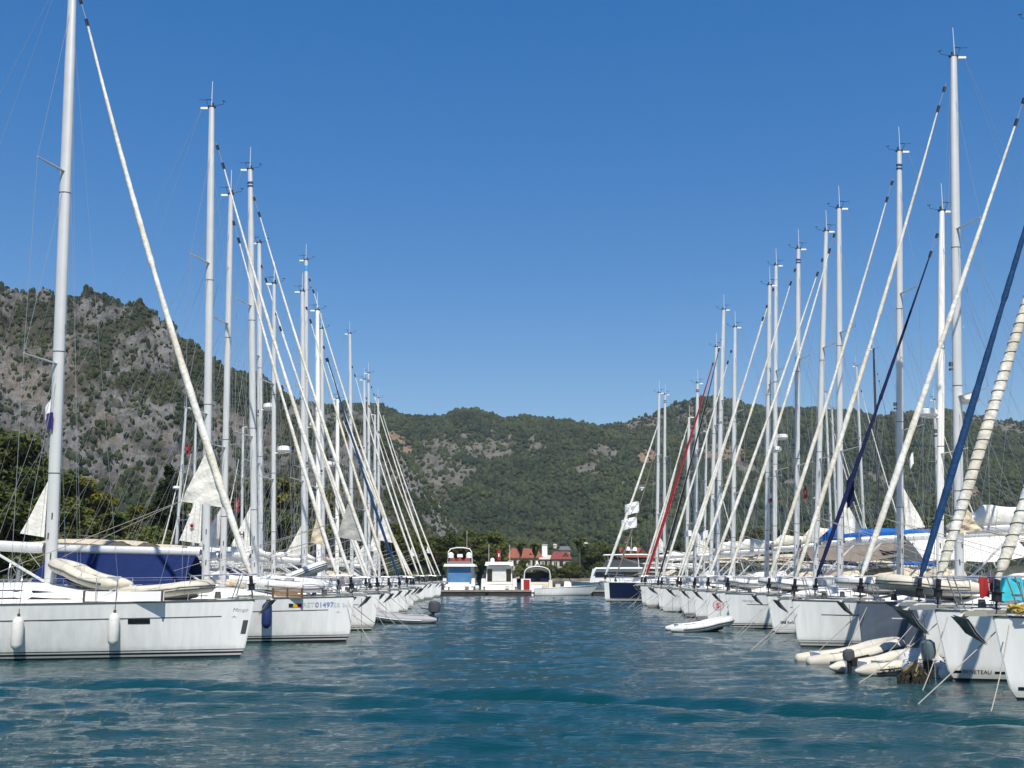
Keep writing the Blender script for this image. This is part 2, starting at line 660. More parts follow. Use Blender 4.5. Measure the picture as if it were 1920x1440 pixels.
def ridge_fn(pts, Y1):
    cs, ts = [], []
    for (u, v) in pts:
        v = v + (9 if Y1 > 1500 else RIDGE_DV)
        p = P(u, v, Y1)
        cs.append(p.x / Y1)
        ts.append((p.z) / Y1)
    return np.array(cs), np.array(ts)


class Hill:
    def __init__(self, ridge, Y0, Y1, prof, z0, noise):
        self.c, self.t = ridge_fn(ridge, Y1)
        self.Y0, self.Y1, self.prof, self.z0, self.noise = Y0, Y1, prof, z0, noise

    def h(self, x, Y):
        c = x / Y
        Y0 = self.Y0(c) if callable(self.Y0) else self.Y0
        s = (Y - Y0) / (self.Y1 - Y0)
        top = np.interp(c, self.c, self.t) * self.Y1
        sc = np.clip(s, 0, 1)
        z = self.z0 + (top - self.z0) * self.prof(sc, c)
        back = np.clip(s - 1, 0, 1)
        z = z - back * top * 0.9
        env = np.clip(np.minimum(sc * 6, 1), 0, 1) * (0.25 + 0.75 * np.clip((1.02 - s) * 7, 0, 1))
        z = z + env * self.noise(x, Y, sc, c) * np.clip(top / 120, 0.0, 1) ** 1.5
        return np.where(s < 0, self.z0 - 1.5, z)


def interp_prof(xs, ys):
    def f(s, c):
        return np.interp(s, xs, ys)
    return f


def noiseA(x, Y, s, c):
    z = 24 * (fbm(x / 150, Y / 150, 21, 3) - 0.5)
    r = ridged(x / 62, Y / 62 + 0.006 * x, 5, 5)
    z = z + 42 * (r - 0.6) * (0.4 + 0.6 * sstep(0.25, 0.5, s))
    z = z + 25 * (ridged(x / 21, Y / 30, 15, 4) - 0.5) * (0.5 + 0.9 * fbm(x / 80, Y / 80, 51, 2)) + 9.5 * (ridged(x / 7.5, Y / 10, 25, 3) - 0.5)
    return z


def noiseB(x, Y, s, c):
    z = 60 * (fbm(x / 260, Y / 260, 61, 3) - 0.5)
    z = z + 46 * (ridged(x / 210, Y / 300, 71, 4) - 0.6)
    return z + 20 * (ridged(x / 40, Y / 50, 81, 4) - 0.5)


ridgeA = [(-900, 560), (-300, 515), (-100, 528), (0, 537), (20, 548), (45, 556), (80, 548), (110, 552), (165, 545),
          (205, 552), (240, 570), (275, 590), (310, 606), (335, 628), (370, 648), (420, 678), (470, 706),
          (520, 734), (560, 752), (600, 768), (650, 775), (700, 800), (745, 850), (790, 905), (835, 960), (870, 1005),
          (900, 1050), (930, 1085), (1500, 1090)]
hillA = Hill(ridgeA, lambda c: 330 + 0 * c, 900.0,
             interp_prof([0, 0.12, 0.3, 0.45, 0.6, 0.75, 0.88, 0.95, 1.0], [0, 0.02, 0.10, 0.21, 0.38, 0.60, 0.83, 0.94, 1.0]),
             1.0, noiseA)
ridgeB = [(-900, 800), (200, 790), (500, 770), (600, 752), (660, 748), (715, 751), (745, 764), (800, 774), (830, 776),
          (850, 770), (890, 770), (920, 778), (950, 783), (990, 780), (1040, 790), (1080, 794), (1130, 793),
          (1165, 786), (1200, 772), (1235, 766), (1270, 750), (1300, 742), (1345, 741), (1375, 743), (1400, 756),
          (1440, 759), (1480, 764), (1530, 767), (1600, 771), (1650, 781), (1690, 774), (1730, 765), (1770, 763),
          (1810, 768), (1850, 776), (1900, 789), (1960, 796), (2400, 800), (3200, 850)]
hillB = Hill(ridgeB, lambda c: 640 + 260 * sstep(0.30, -0.05, c), 1900.0,
             interp_prof([0, 0.15, 0.35, 0.55, 0.75, 0.9, 1.0], [0, 0.06, 0.20, 0.40, 0.66, 0.88, 1.0]),
             2.0, noiseB)

# bare patches: (u, v, radius u, radius v, kind)   kind 1 grey outcrop, 2 tan scar
BARE = [(900, 838, 95, 26, 1), (830, 880, 55, 38, 1), (800, 868, 30, 40, 1), (1000, 838, 25, 22, 1),
        (736, 824, 28, 17, 2), (760, 846, 20, 10, 2), (1212, 856, 20, 17, 2), (1130, 850, 30, 20, 1), (1110, 878, 35, 10, 1),
        (1350, 850, 46, 20, 2), (1320, 800, 60, 30, 1), (1290, 785, 30, 30, 1), (1190, 790, 60, 14, 1), (1400, 885, 60, 16, 1), (1200, 910, 40, 12, 1),
        (1840, 790, 50, 12, 1), (1810, 925, 30, 14, 2), (1890, 800, 60, 22, 1), (1640, 900, 30, 14, 1), (1500, 910, 60, 14, 1),
        (790, 960, 55, 45, 1)]


def maskB(x, Y, z):
    u, v = proj(x, Y, z)
    n = fbm(u / 11, v / 8, 3, 5, 0.65)
    rock = np.zeros_like(u)
    tan = np.zeros_like(u)
    for (a, b, ra, rb, k) in BARE:
        d = ((u - a) / ra) ** 2 + ((v - b) / rb) ** 2
        val = sstep(1.5, 0.1, d + (n - 0.5) * 5.0)
        if k == 1:
            rock = np.maximum(rock, val * 0.85)
        else:
            tan = np.maximum(tan, sstep(1.2, 0.7, d + (n - 0.5) * 2.4))
    return rock, tan


def maskA(x, Y, z):
    """returns forest density and tan-scar amount on the rocky hill"""
    u, v = proj(x, Y, z)
    n = fbm(u / 60, v / 45, 33, 4)
    n2 = fbm(u / 22, v / 20, 36, 3)
    base = 0.60 + 0.38 * sstep(0.42, 0.70, n)
    # green shoulder right of the summit
    sh = sstep(-60, 30, (u - 330) + 0.35 * (v - 640)) * sstep(640, 540, u) * sstep(150, 60, v - (620 + (u - 330) * 0.62)) * sstep(0.30, 0.5, n + 0.15)
    low = sstep(-30, 60, v - (880 + 60 * (n - 0.5) - 60 * sstep(120, -40, u) + 130 * sstep(480, 700, u)))
    left = sstep(30, -60, u - 30) * sstep(-30, 40, 650 - v) * 0.5
    d = np.maximum(np.maximum(base, 1.0 * sh), np.maximum(0.97 * low, left))
    scars = np.zeros_like(u)
    for (a, b, ra, rb) in [(60, 720, 90, 40), (190, 800, 26, 40), (135, 700, 22, 40), (310, 812, 18, 22),
                           (60, 640, 60, 30), (420, 790, 30, 26), (640, 930, 40, 50), (520, 830, 30, 30), (20, 690, 50, 40)]:
        q = ((u - a) / ra) ** 2 + ((v - b) / rb) ** 2
        scars = np.maximum(scars, 0.34 * sstep(1.4, 0.0, q + (n2 - 0.5) * 4.5))
    return d, scars


def hill_material(name, rock1, rock2, green, tan):
    m = bpy.data.materials.new(name)
    nt, N, L, bs = nodes_of(m)
    bs.inputs['Roughness'].default_value = 0.95
    bs.inputs['Specular IOR Level'].default_value = 0.1
    at = N.new('ShaderNodeAttribute')
    at.attribute_name = 'cover'
    sp = N.new('ShaderNodeSeparateColor')
    L.new(at.outputs['Color'], sp.inputs[0])
    tc = N.new('ShaderNodeTexCoord')
    nz = N.new('ShaderNodeTexNoise')
    nz.inputs['Scale'].default_value = 0.05
    nz.inputs['Detail'].default_value = 9
    nz.inputs['Roughness'].default_value = 0.7
    L.new(tc.outputs['Object'], nz.inputs['Vector'])
    rp = N.new('ShaderNodeMapRange')
    rp.inputs['From Min'].default_value = 0.36
    rp.inputs['From Max'].default_value = 0.66
    L.new(nz.outputs['Fac'], rp.inputs['Value'])
    m1 = N.new('ShaderNodeMix')
    m1.data_type = 'RGBA'
    m1.inputs[6].default_value = (*rock1, 1)
    m1.inputs[7].default_value = (*rock2, 1)
    L.new(rp.outputs[0], m1.inputs[0])
    m2 = N.new('ShaderNodeMix')
    m2.data_type = 'RGBA'
    m2.inputs[7].default_value = (*tan, 1)
    L.new(sp.outputs['Green'], m2.inputs[0])
    L.new(m1.outputs[2], m2.inputs[6])
    m3 = N.new('ShaderNodeMix')
    m3.data_type = 'RGBA'
    m3.inputs[7].default_value = (*green, 1)
    L.new(sp.outputs['Red'], m3.inputs[0])
    L.new(m2.outputs[2], m3.inputs[6])
    L.new(m3.outputs[2], bs.inputs['Base Color'])
    n2 = N.new('ShaderNodeTexNoise')
    n2.inputs['Scale'].default_value = 0.22
    n2.inputs['Detail'].default_value = 8
    n2.inputs['Roughness'].default_value = 0.72
    L.new(tc.outputs['Object'], n2.inputs['Vector'])
    bp = N.new('ShaderNodeBump')
    bp.inputs['Strength'].default_value = 1.0
    bp.inputs['Distance'].default_value = 5.0
    L.new(n2.outputs['Fac'], bp.inputs['Height'])
    L.new(bp.outputs[0], bs.inputs['Normal'])
    return m


def build_hill(name, hill, c0, c1, nc, ss, mats, maskfn, inv=False, smooth=True):
    c = np.linspace(c0, c1, nc)
    C, S = np.meshgrid(c, ss)
    Y0 = hill.Y0(C)
    Y = Y0 + (hill.Y1 - Y0) * S
    X = C * Y
    Z = hill.h(X, Y)
    V = np.stack([X, Y, Z], -1).reshape(-1, 3)
    ns = len(ss)
    i = np.arange(ns - 1)[:, None] * nc + np.arange(nc - 1)[None, :]
    Fq = np.stack([i, i + 1, i + nc + 1, i + nc], -1).reshape(-1, 4)
    o = np_obj(name, V, Fq, mats, smooth=smooth)
    o['kind'] = 'structure'
    a, b = maskfn(X, Y, Z)
    if inv:
        green = np.clip(1 - np.maximum(a, b), 0, 1)
    else:
        green = sstep(0.62, 0.98, a) * (1 - b)
    colr = np.zeros((V.shape[0], 4), dtype=np.float32)
    colr[:, 0] = green.ravel()
    colr[:, 1] = b.ravel()
    colr[:, 3] = 1
    at = o.data.attributes.new('cover', 'FLOAT_COLOR', 'POINT')
    at.data.foreach_set('color', colr.ravel())
    return o


MH_A = hill_material('limestone_hill', (0.105, 0.104, 0.101), (0.305, 0.299, 0.288), (0.060, 0.060, 0.036), (0.30, 0.228, 0.165))
MH_B = hill_material('wooded_hill', (0.12, 0.112, 0.10), (0.25, 0.235, 0.21), (0.040, 0.044, 0.022), (0.26, 0.185, 0.125))
build_hill('rocky_hill', hillA, -0.60, 0.03, 760, np.concatenate([np.linspace(0, 1.04, 430), np.linspace(1.06, 1.5, 12)]),
           MH_A, maskA, smooth=False)
build_hill('wooded_hills', hillB, -0.45, 0.95, 620, np.concatenate([np.linspace(0, 1.03, 300), np.linspace(1.06, 1.5, 12)]),
           MH_B, maskB, inv=True)


# ------------------------------------------------------------------ hillside trees (a mass nobody could count)
def blob_tree(name, seed, squash, rough):
    import bmesh
    bm = bmesh.new()
    bmesh.ops.create_icosphere(bm, subdivisions=3, radius=1.0)
    r = np.random.default_rng(seed)
    dirs = r.normal(size=(16, 3))
    dirs /= np.linalg.norm(dirs, axis=1)[:, None]
    amp = r.uniform(-0.15, 0.5, 16) * rough
    for v in bm.verts:
        d = np.array(v.co)
        k = 0.78 + float(np.sum(amp * np.maximum(0, d @ dirs.T - 0.55))) + r.normal(0, 0.07)
        v.co = v.co * k
        v.co.z = v.co.z * squash + 0.55 * squash
    me = bpy.data.meshes.new(name)
    bm.to_mesh(me)
    bm.free()
    me.materials.append(M_FAR)
    return bpy.data.objects.new(name, me)          # only a source for the instances, never linked


TREE_SRC = [blob_tree('tree_source', 3, 1.05, 1.0), blob_tree('tree_source', 8, 0.9, 1.3), blob_tree('tree_source', 14, 1.35, 0.9)]


def forest(name, pts, sizes, label_kind='stuff'):
    me = bpy.data.meshes.new(name)
    me.vertices.add(len(pts))
    me.vertices.foreach_set('co', np.asarray(pts, dtype=np.float32).ravel())
    a = me.attributes.new('size', 'FLOAT', 'POINT')
    a.data.foreach_set('value', np.asarray(sizes, dtype=np.float32))
    o = bpy.data.objects.new(name, me)
    COL.objects.link(o)
    o['kind'] = label_kind
    g = bpy.data.node_groups.new(name, 'GeometryNodeTree')
    g.interface.new_socket('Geometry', in_out='INPUT', socket_type='NodeSocketGeometry')
    g.interface.new_socket('Geometry', in_out='OUTPUT', socket_type='NodeSocketGeometry')
    N, L = g.nodes, g.links
    gi, go = N.new('NodeGroupInput'), N.new('NodeGroupOutput')
    ip = N.new('GeometryNodeInstanceOnPoints')
    g2i = N.new('GeometryNodeGeometryToInstance')
    for s in TREE_SRC[::-1]:
        oi = N.new('GeometryNodeObjectInfo')
        oi.inputs['Object'].default_value = s
        L.new(oi.outputs['Geometry'], g2i.inputs[0])
    L.new(gi.outputs[0], ip.inputs['Points'])
    L.new(g2i.outputs[0], ip.inputs['Instance'])
    ip.inputs['Pick Instance'].default_value = True
    ri = N.new('FunctionNodeRandomValue')
    ri.data_type = 'INT'
    ri.inputs[4].default_value = 0
    ri.inputs[5].default_value = 2
    L.new(ri.outputs[2], ip.inputs['Instance Index'])
    rr = N.new('FunctionNodeRandomValue')
    rr.data_type = 'FLOAT_VECTOR'
    rr.inputs[0].default_value = (-0.15, -0.15, 0)
    rr.inputs[1].default_value = (0.15, 0.15, 6.28)
    L.new(rr.outputs[0], ip.inputs['Rotation'])
    na = N.new('GeometryNodeInputNamedAttribute')
    na.data_type = 'FLOAT'
    na.inputs['Name'].default_value = 'size'
    L.new(na.outputs[0], ip.inputs['Scale'])
    L.new(ip.outputs[0], go.inputs[0])
    md = o.modifiers.new('trees', 'NODES')
    md.node_group = g
    return o


def scatter(hill, xr, yr, step, densfn, cull=None):
    gx = np.arange(xr[0], xr[1], step)
    gy = np.arange(yr[0], yr[1], step)
    X, Y = np.meshgrid(gx, gy)
    X = (X + rng.uniform(-0.5, 0.5, X.shape) * step).ravel()
    Y = (Y + rng.uniform(-0.5, 0.5, Y.shape) * step).ravel()
    c = X / Y
    k = (c > -0.62) & (c < 0.62) & (Y > (hill.Y0(c) + 5)) & (Y < hill.Y1 * 1.015)
    X, Y = X[k], Y[k]
    Z = hill.h(X, Y)
    d = densfn(X, Y, Z)
    k = rng.random(len(X)) < d
    return np.stack([X[k], Y[k], Z[k]], -1), d[k]


ptsA, dA = scatter(hillA, (-480, 60), (335, 920), 2.7, lambda x, y, z: np.clip(maskA(x, y, z)[0] * (1 - 0.8 * maskA(x, y, z)[1]), 0, 1) * np.where(maskA(x, y, z)[0] > 0.8, 1.0, 0.62))
szA = (0.65 + 1.25 * rng.random(len(ptsA)) ** 1.6) * np.where(dA > 0.55, 1.15, 1.0) * np.where(ptsA[:, 1] > 850, .62, 1.0)
ptsA = ptsA[(ptsA[:, 2] > 3)]
szA = szA[:len(ptsA)]
ptsA[:, 2] -= 0.3
forest('rocky_hill_scrub', ptsA, szA)


def densB(x, y, z):
    a, b = maskB(x, y, z)
    return np.clip(1 - 0.86 * a - 0.80 * b, 0.03, 1)


ptsB, dB = scatter(hillB, (-520, 1150), (640, 1930), 5.3, densB)
szB = rng.uniform(2.0, 3.7, len(ptsB)) * np.where(dB < 0.6, 0.62, 1.0) * (1 + .15 * (ptsB[:, 1] > 1300))
szB *= 0.8 + 0.5 * fbm(ptsB[:, 0] / 90, ptsB[:, 1] / 90, 7, 3)
ptsB[:, 2] -= 0.5
forest('hillside_forest', ptsB, szB)
print('forest points', len(ptsA), len(ptsB))


# ------------------------------------------------------------------ shore land
def build_land():
    nc, nr = 160, 60
    c = np.linspace(-1.0, 1.0, nc)
    k = np.linspace(0, 1, nr) ** 2
    C, K = np.meshgrid(c, k)
    Ys = np.interp(C, [-1, -0.40, -0.30, -0.16, -0.10, -0.04, 0.02, 0.12, 0.2, 0.35, 1], [95, 100, 116, 150, 190, 290, 415, 425, 300, 170, 130])
    Y = Ys + (2600 - Ys) * K
    X = C * Y
    Z = 0.9 * sstep(0, 0.00025, K) - 0.6 * (K == 0) + 0.12 * (fbm(X / 9, Y / 9, 2, 3) - 0.5)
    V = np.stack([X, Y, Z], -1).reshape(-1, 3)
    i = np.arange(nr - 1)[:, None] * nc + np.arange(nc - 1)[None, :]
    Fq = np.stack([i, i + 1, i + nc + 1, i + nc], -1).reshape(-1, 4)
    o = np_obj('shore_ground', V, Fq, mat('shore_earth', (0.14, 0.125, 0.09), 0.95, var=0.5, vscale=0.4, bump=0.4), smooth=True)
    o['kind'] = 'structure'


build_land()


# ------------------------------------------------------------------ hull shape
class Hull:
    shk = 0.13

    """x = 0 at the stem head, negative aft; y to port; z up from the water"""

    def __init__(self, L=12.0, B=3.9, F=1.35, rake=0.16, fine=2.0, fore=0.10):
        self.L, self.B, self.F, self.rake, self.fine, self.fore = L, B, F, rake, fine, fore

    def stem(self, z):
        x = -self.rake * (self.F - z)
        if z < 0.28:
            x -= self.fore * ((0.28 - z) / 0.28) ** 2
        return x

    def sheer(self, t):
        return self.F * (1 - self.shk * t + 0.23 * self.shk * t * t)

    def hb(self, t, z):
        u = min(t / 0.62, 1.0)
        bd = self.B / 2 * (1 - (1 - u) ** self.fine)
        u2 = min(t / 0.66, 1.0)
        bw = self.B / 2 * 0.90 * (1 - (1 - u2) ** (self.fine * 0.74))
        if t > 0.62:
            k = ((t - 0.62) / 0.38) ** 2
            bd *= 1 - 0.10 * k
            bw *= 1 - 0.18 * k
        F = self.sheer(t)
        if z < 0:
            bw *= math.sqrt(max(0.0, 1 - (z / -0.75) ** 2))
            return bw + 0.012
        q = min(max(z / F, 0), 1)
        return bw + (bd - bw) * q ** 0.75 + 0.012

    def at(self, xb, z):
        """half breadth at distance xb aft of the stem head"""
        s = -self.stem(z)
        t = max(0.0, (xb - s) / (self.L - s))
        return self.hb(t, z)

    def F_at(self, xb):
        return self.sheer(min(max(xb / self.L, 0), 1))


def build_hull(h, parent, ox, mats, grey_bow=None, detail=1):
    """mats: hull, antifoul, stripe, hull2"""
    ts = [0, .006, .015, .03, .05, .08, .12, .16, .2, .25, .3, .36, .42, .5, .58, .66, .74, .82, .9, 1.0]
    zl = [-.45, -.2, -.05, .055, .10, .15, .185, .21]
    zm = [1, 1, 1, 0, 2, 0, 2]
    nf = 9
    mb = MB(ox)
    cols = []
    for t in ts:
        F = h.sheer(t)
        zs = list(zl) + [0.21 + (F - 0.21) * (j + 1) / nf for j in range(nf)]
        cols.append([((h.stem(z) + (-h.L - h.stem(z)) * t), h.hb(t, z), z) for z in zs])
    nz = len(cols[0])
    for sgn in (1, -1):
        rows = [[(p[0], p[1] * sgn, p[2]) for p in c] for c in cols]
        b = len(mb.f)
        mb.grid(rows, 0, flip=(sgn < 0))
        for q in range(b, len(mb.f)):
            i, j = divmod(q - b, nz - 1)
            mb.m[q] = zm[j] if j < len(zm) else 0
            if grey_bow and j >= len(zm):
                mb.m[q] = 3 if (grey_bow(ts[i])) else 0
    # stem closing strip and transom
    st = cols[0]
    b = len(mb.f)
    mb.grid([[(p[0] + 0.004, p[1], p[2]) for p in st], [(p[0] + 0.018, 0, p[2]) for p in st],
             [(p[0] + 0.004, -p[1], p[2]) for p in st]], 0, flip=True)
    for q in range(b, len(mb.f)):
        j = (q - b) % (nz - 1)
        mb.m[q] = zm[j] if j < len(zm) else (3 if grey_bow and grey_bow(0) else 0)
    tr = cols[-1]
    mb.grid([[(p[0], p[1], p[2]) for p in tr], [(p[0] - 0.02, 0, p[2]) for p in tr], [(p[0], -p[1], p[2]) for p in tr]], 0)
    o = mb.build('hull', mats, parent, ang=1.0)
    # deck with camber and toe rail
    dk = MB(ox)
    rows = []
    for t in ts:
        F = h.sheer(t)
        hb = h.hb(t, F)
        x = -h.L * t
        rows.append([(x, hb * k, F - 0.015 + 0.09 * (1 - k * k) * min(1, hb)) for k in (1, .8, .5, .2, 0, -.2, -.5, -.8, -1)])
    dk.grid(rows, 0, flip=False)
    dk.build('deck', M_DECK, parent)
    rl = MB(ox)
    for sgn in (1, -1):
        rw = []
        for t in ts:
            F = h.sheer(t)
            hb = h.hb(t, F)
            x = -h.L * t
            y0, y1 = hb + 0.010, max(hb - 0.03, 0.0)
            rw.append([(x, y0 * sgn, F - 0.008), (x, y0 * sgn, F + 0.028), (x, y1 * sgn, F + 0.028), (x, y1 * sgn, F - 0.01)])
        b = len(rl.f)
        rl.grid(rw, 0, flip=(sgn < 0))
        for q in range(b, len(rl.f)):
            rl.m[q] = 1 if (q - b) % 3 == 0 else 0
    rl.build('toe_rail', [M_DECK, M_DGREY if detail else M_STRIPEG], parent)
    return o


def hull_patch(h, ox, side, xb0, xb1, z0, z1, off=0.006, nx=8, nzv=3, mb=None, mi=0, zrel=False, skew=0.0):
    mb = mb or MB(ox)
    rows = []
    for i in range(nx + 1):
        xb = xb0 + (xb1 - xb0) * i / nx
        r = []
        for j in range(nzv + 1):
            f = j / nzv
            if zrel:
                z = h.F_at(xb) - z0 + (z0 - z1) * f
            else:
                z = z0 + (z1 - z0) * f
            xx = xb + skew * (z - z0)
            r.append((-xx, side * (h.at(xx, z) + off), z))
        rows.append(r)
    mb.grid(rows, mi, flip=(side < 0))
    return mb


def hull_text(h, parent, ox, side, s, xb_first, z, size, m, bold=0.0, shear=0.0, name='lettering', fore_to_aft=None):
    """letters laid on the topsides so they read left to right from outside"""
    vs, fs = text_mesh(s, size, bold, shear)
    mb = MB(ox)
    out = []
    for (a, b, c) in vs:
        xb = xb_first + (a if side > 0 else -a)
        zz = z + b
        out.append((-xb, side * (h.at(xb, zz) + 0.008), zz))
    mb.add(out, fs)
    return mb.build(name, m, parent, smooth=False)


# ------------------------------------------------------------------ sailing yacht
def build_yacht(spec):
    sp = dict(L=12.0, B=3.6, F=1.35, rake=0.16, hull='white', gen='white', gen2=None, clewG=None, mclew=True, cover=None,
              spray='beige', bimini='beige', topband=None, radar=None, mastm=M_MAST, dia=0.25, spread=(0.34, 0.655),
              stripe='dark', drum=True, tender=False, anchor=True, near=False, lines=True, whip=True, wraps=False,
              awning=None, boomlift=0.25, sag=0.012, flagl=None, ladder=False, cove=True, genr=0.060)
    sp.update(spec)
    C_ = {'white': S_WHITE, 'cream': S_CREAM, 'grey': S_GREY, 'navy': S_NAVY, 'blue': S_BLUE, 'royal': S_ROYAL, 'red': S_RED,
          'black': S_BLACK, 'taupe': S_TAUPE, 'beige': S_BEIGE, 'deepblue': S_BLUED, 'greyc': S_GREYC, 'peach': S_PEACH}
    s = sp['s']
    Z = sp['Z']
    L, F = sp['L'], sp['F']
    stemx = P(sp['stem'], 1100, Z).x
    ox = L / 2
    rz = 0.0 if s > 0 else PI
    root = thing('sailing_yacht', (stemx - s * ox, Z, 0), rz, sp['label'], 'sailing yacht', sp.get('group'))
    vis = -1 if s > 0 else 1                     # local side that faces the camera

    def loc(px, py):
        p = P(px, py, Z)
        return Vector((s * (p.x - stemx), 0, p.z))

    rv = random.Random(int(Z * 10))
    if 'rake' not in spec:
        sp['rake'] = rv.choice((.04, .10, .16, .20, .24))
    if 'F' not in spec:
        F = sp['F'] = sp['F'] + rv.choice((-.10, -.05, 0, .06, .12))
    if 'stripe' not in spec:
        sp['stripe'] = rv.choice(('dark', 'dark', 'grey', 'white'))
    h = Hull(L, sp['B'], F, sp['rake'], rv.uniform(1.8, 2.25))
    hm = {'white': M_WHITE, 'slate': M_GREYH, 'navy': M_NAVYH}[sp['hull']]
    st = {'dark': M_STRIPE, 'grey': M_STRIPEG, 'white': M_WSTRIPE}[sp['stripe']]
    hull = build_hull(h, root, ox, [hm, M_ANTI, st, M_WHITE], sp.get('bowcol'), 1 if Z < 60 else 0)
    if sp['cove'] and Z < 70:
        cv = MB(ox)
        for sd in (1, -1):
            hull_patch(h, ox, sd, 0.75, L * 0.9, 0.40, 0.375, 0.004, 24, 1, cv, zrel=True)
        cv.build('cove_stripe', M_DGREY if sp['hull'] == 'white' else M_WSTRIPE, hull)
    for (a, b, z0, z1) in sp.get('portlights', [(5.2, 5.9, .72, .82), (7.4, 8.1, .68, .78)]):
        for sd in ((1, -1) if Z < 45 else (vis,)):
            hull_patch(h, ox, sd, a, b, z0, z1, 0.006, 6, 1).build('portlight', M_GLASS, hull)
    # ---- coachroof
    c0, c1 = 2.3, min(8.3, L * 0.70)

    def cr(xb):
        k = (xb - c0) / (c1 - c0)
        hgt = 0.04 + 0.40 * min(1, max(0, k) / 0.55) ** 0.7
        wid = max(0.25, min(h.at(xb, F) - 0.42, 1.32))
        return wid, hgt

    rows = []
    for i in range(13):
        xb = c0 + (c1 - c0) * i / 12
        wv, hg = cr(xb)
        zd = h.F_at(xb) + 0.0
        rows.append([(-xb, wv * a, zd + hg * b) for a, b in ((1, 0), (.97, .5), (.9, .86), (.8, 1.0), (.4, 1.14), (0, 1.2),
                                                            (-.4, 1.14), (-.8, 1.0), (-.9, .86), (-.97, .5), (-1, 0))])
    rt = MB(ox)
    rt.grid(rows, 0)
    rt.add(rows[-1], [tuple(range(11))], 0)
    rt.add(rows[0], [tuple(range(11))[::-1]], 0)
    roof = rt.build('coachroof', M_DECK, root)
    for sd in ((1, -1) if Z < 60 else (vis,)):
        wb = MB(ox)
        rw = []
        for i in range(11):
            f = i / 10
            xb = c0 + 1.7 + (c1 - c0 - 2.0) * f
            wv, hg = cr(xb)
            zd = h.F_at(xb)
            lo, hi = (0.30, 0.80)
            if i == 0:
                lo = hi = 0.36
            elif i == 1:
                hi = 0.66
            rw.append([(-xb, sd * (wv * (1 - 0.06 * lo) + 0.008), zd + hg * lo), (-xb, sd * (wv * (1 - 0.115 * hi) + 0.008), zd + hg * hi)])
        wb.grid(rw, 0, flip=(sd < 0))
        wb.build('cabin_window', M_GLASS, roof)
    for xb, sz in ((c0 + 0.75, .5), (c0 + 2.2, .42)):
        hb_ = MB(ox)
        zz = h.F_at(xb) + cr(xb)[1] * 1.2
        hb_.box((-xb, 0, zz + 0.02), (sz, sz, 0.05), taper=.93)
        hb_.box((-xb, 0, zz + 0.05), (sz * .8, sz * .8, 0.02), 1)
        hb_.build('deck_hatch', [M_WPLAS, M_GLASS], roof, smooth=False)
    # ---- cockpit
    ck = MB(ox)
    xc0, xc1 = c1 + 0.05, L - 0.55
    for sd in (1, -1):
        ck.box((-(xc0 + xc1) / 2, sd * 1.18, F * 0.9 + 0.17), (xc1 - xc0, 0.32, 0.34), 0, taper=0.97)
    ck.box((-(xc1 + 0.1), 0, F * 0.9 + 0.1), (0.35, 2.6, 0.25), 0)
    ck.box((-(xc0 + xc1) / 2 - 0.6, 0, F * 0.9 + 0.28), (0.7, 0.5, 0.5), 0, taper=.8)
    for sd in (1, -1):
        for xx in (xc0 + .5, xc0 + 1.7):
            ck.tube([(-xx, sd * 1.18, F * .9 + .33), (-xx, sd * 1.18, F * .9 + .5)], [.085, .065], 8, 1)
    ck.build('cockpit', [M_DECK, M_STEEL], root)
    wh = MB(ox)
    xw = L - 1.75
    pts = [(-xw, 0.5 * math.cos(a), F + 0.75 + 0.5 * math.sin(a)) for a in np.linspace(0, 2 * PI, 21)]
    wh.tube(pts, 0.018, 5)
    for a in range(5):
        wh.tube([(-xw, 0, F + .75), (-xw, .5 * math.cos(a * 1.257), F + .75 + .5 * math.sin(a * 1.257))], .01, 4)
    wh.tube([(-xw + .12, 0, F), (-xw + .12, 0, F + .85)], [.1, .07], 6)
    wh.build('steering_wheel', M_STEEL, root)
    # ---- canvas
    if sp['spray']:
        sb = MB(ox)
        rws = []
        for xb, hh, ww in ((c1 - 0.55, 0.06, 1.2), (c1 - 0.28, 0.45, 1.27), (c1 + 0.1, 0.72, 1.3), (c1 + .75, 0.80, 1.3)):
            zb = h.F_at(xb) + 0.38
            rws.append([(-xb, ww * math.cos(a), zb + hh * max(0, math.sin(a)) ** 0.6) for a in np.linspace(0, PI, 13)])
        sb.grid(rws, 0)
        bsp = len(sb.f)
        sb.build('sprayhood', C_[sp['spray']], root)
    if sp['bimini']:
        bb = MB(ox)
        rws = []
        for i in range(6):
            f = i / 5
            xb = L - 3.3 + 2.9 * f
            zt = F + 1.95 + 0.07 * math.sin(f * PI)
            rws.append([(-xb, 1.35 * y, zt - 0.16 * y * y + 0.02 * math.sin(9 * y + 5 * f)) for y in np.linspace(-1, 1, 9)])
        bb.grid(rws, 0)
        rws2 = [[(p[0], p[1], p[2] - 0.03) for p in r] for r in rws]
        bb.grid(rws2, 0, flip=True)
        bim = bb.build('bimini', C_[sp['bimini']], root)
        fr = MB(ox)
        for xb in (L - 3.25, L - 1.9, L - 0.5):
            zt = F + 1.90
            pth = [(-(L - 1.9), 1.42, F + 0.15)] + [(-xb, 1.33 * y, zt - .16 * y * y) for y in (1, .6, 0, -.6, -1)] + [(-(L - 1.9), -1.42, F + .15)]
            fr.tube(pth, .013, 4)
        fr.build('bimini_frame', M_STEEL, bim)
    # ---- mast
    base = loc(sp['mbx'], 1085)
    base.z = F + 0.35
    top = loc(*sp['mtop'])
    if 'mtopz' in sp:
        top = base + (top - base) * ((sp['mtopz'] - base.z) / (top.z - base.z))
    ax = top - base
    ml = ax.length
    d = sp['dia'] / 2
    mm = MB(ox)
    rws = []
    fr_ = [0, .02, .1, .3, .6, .85, .97, 1.0]
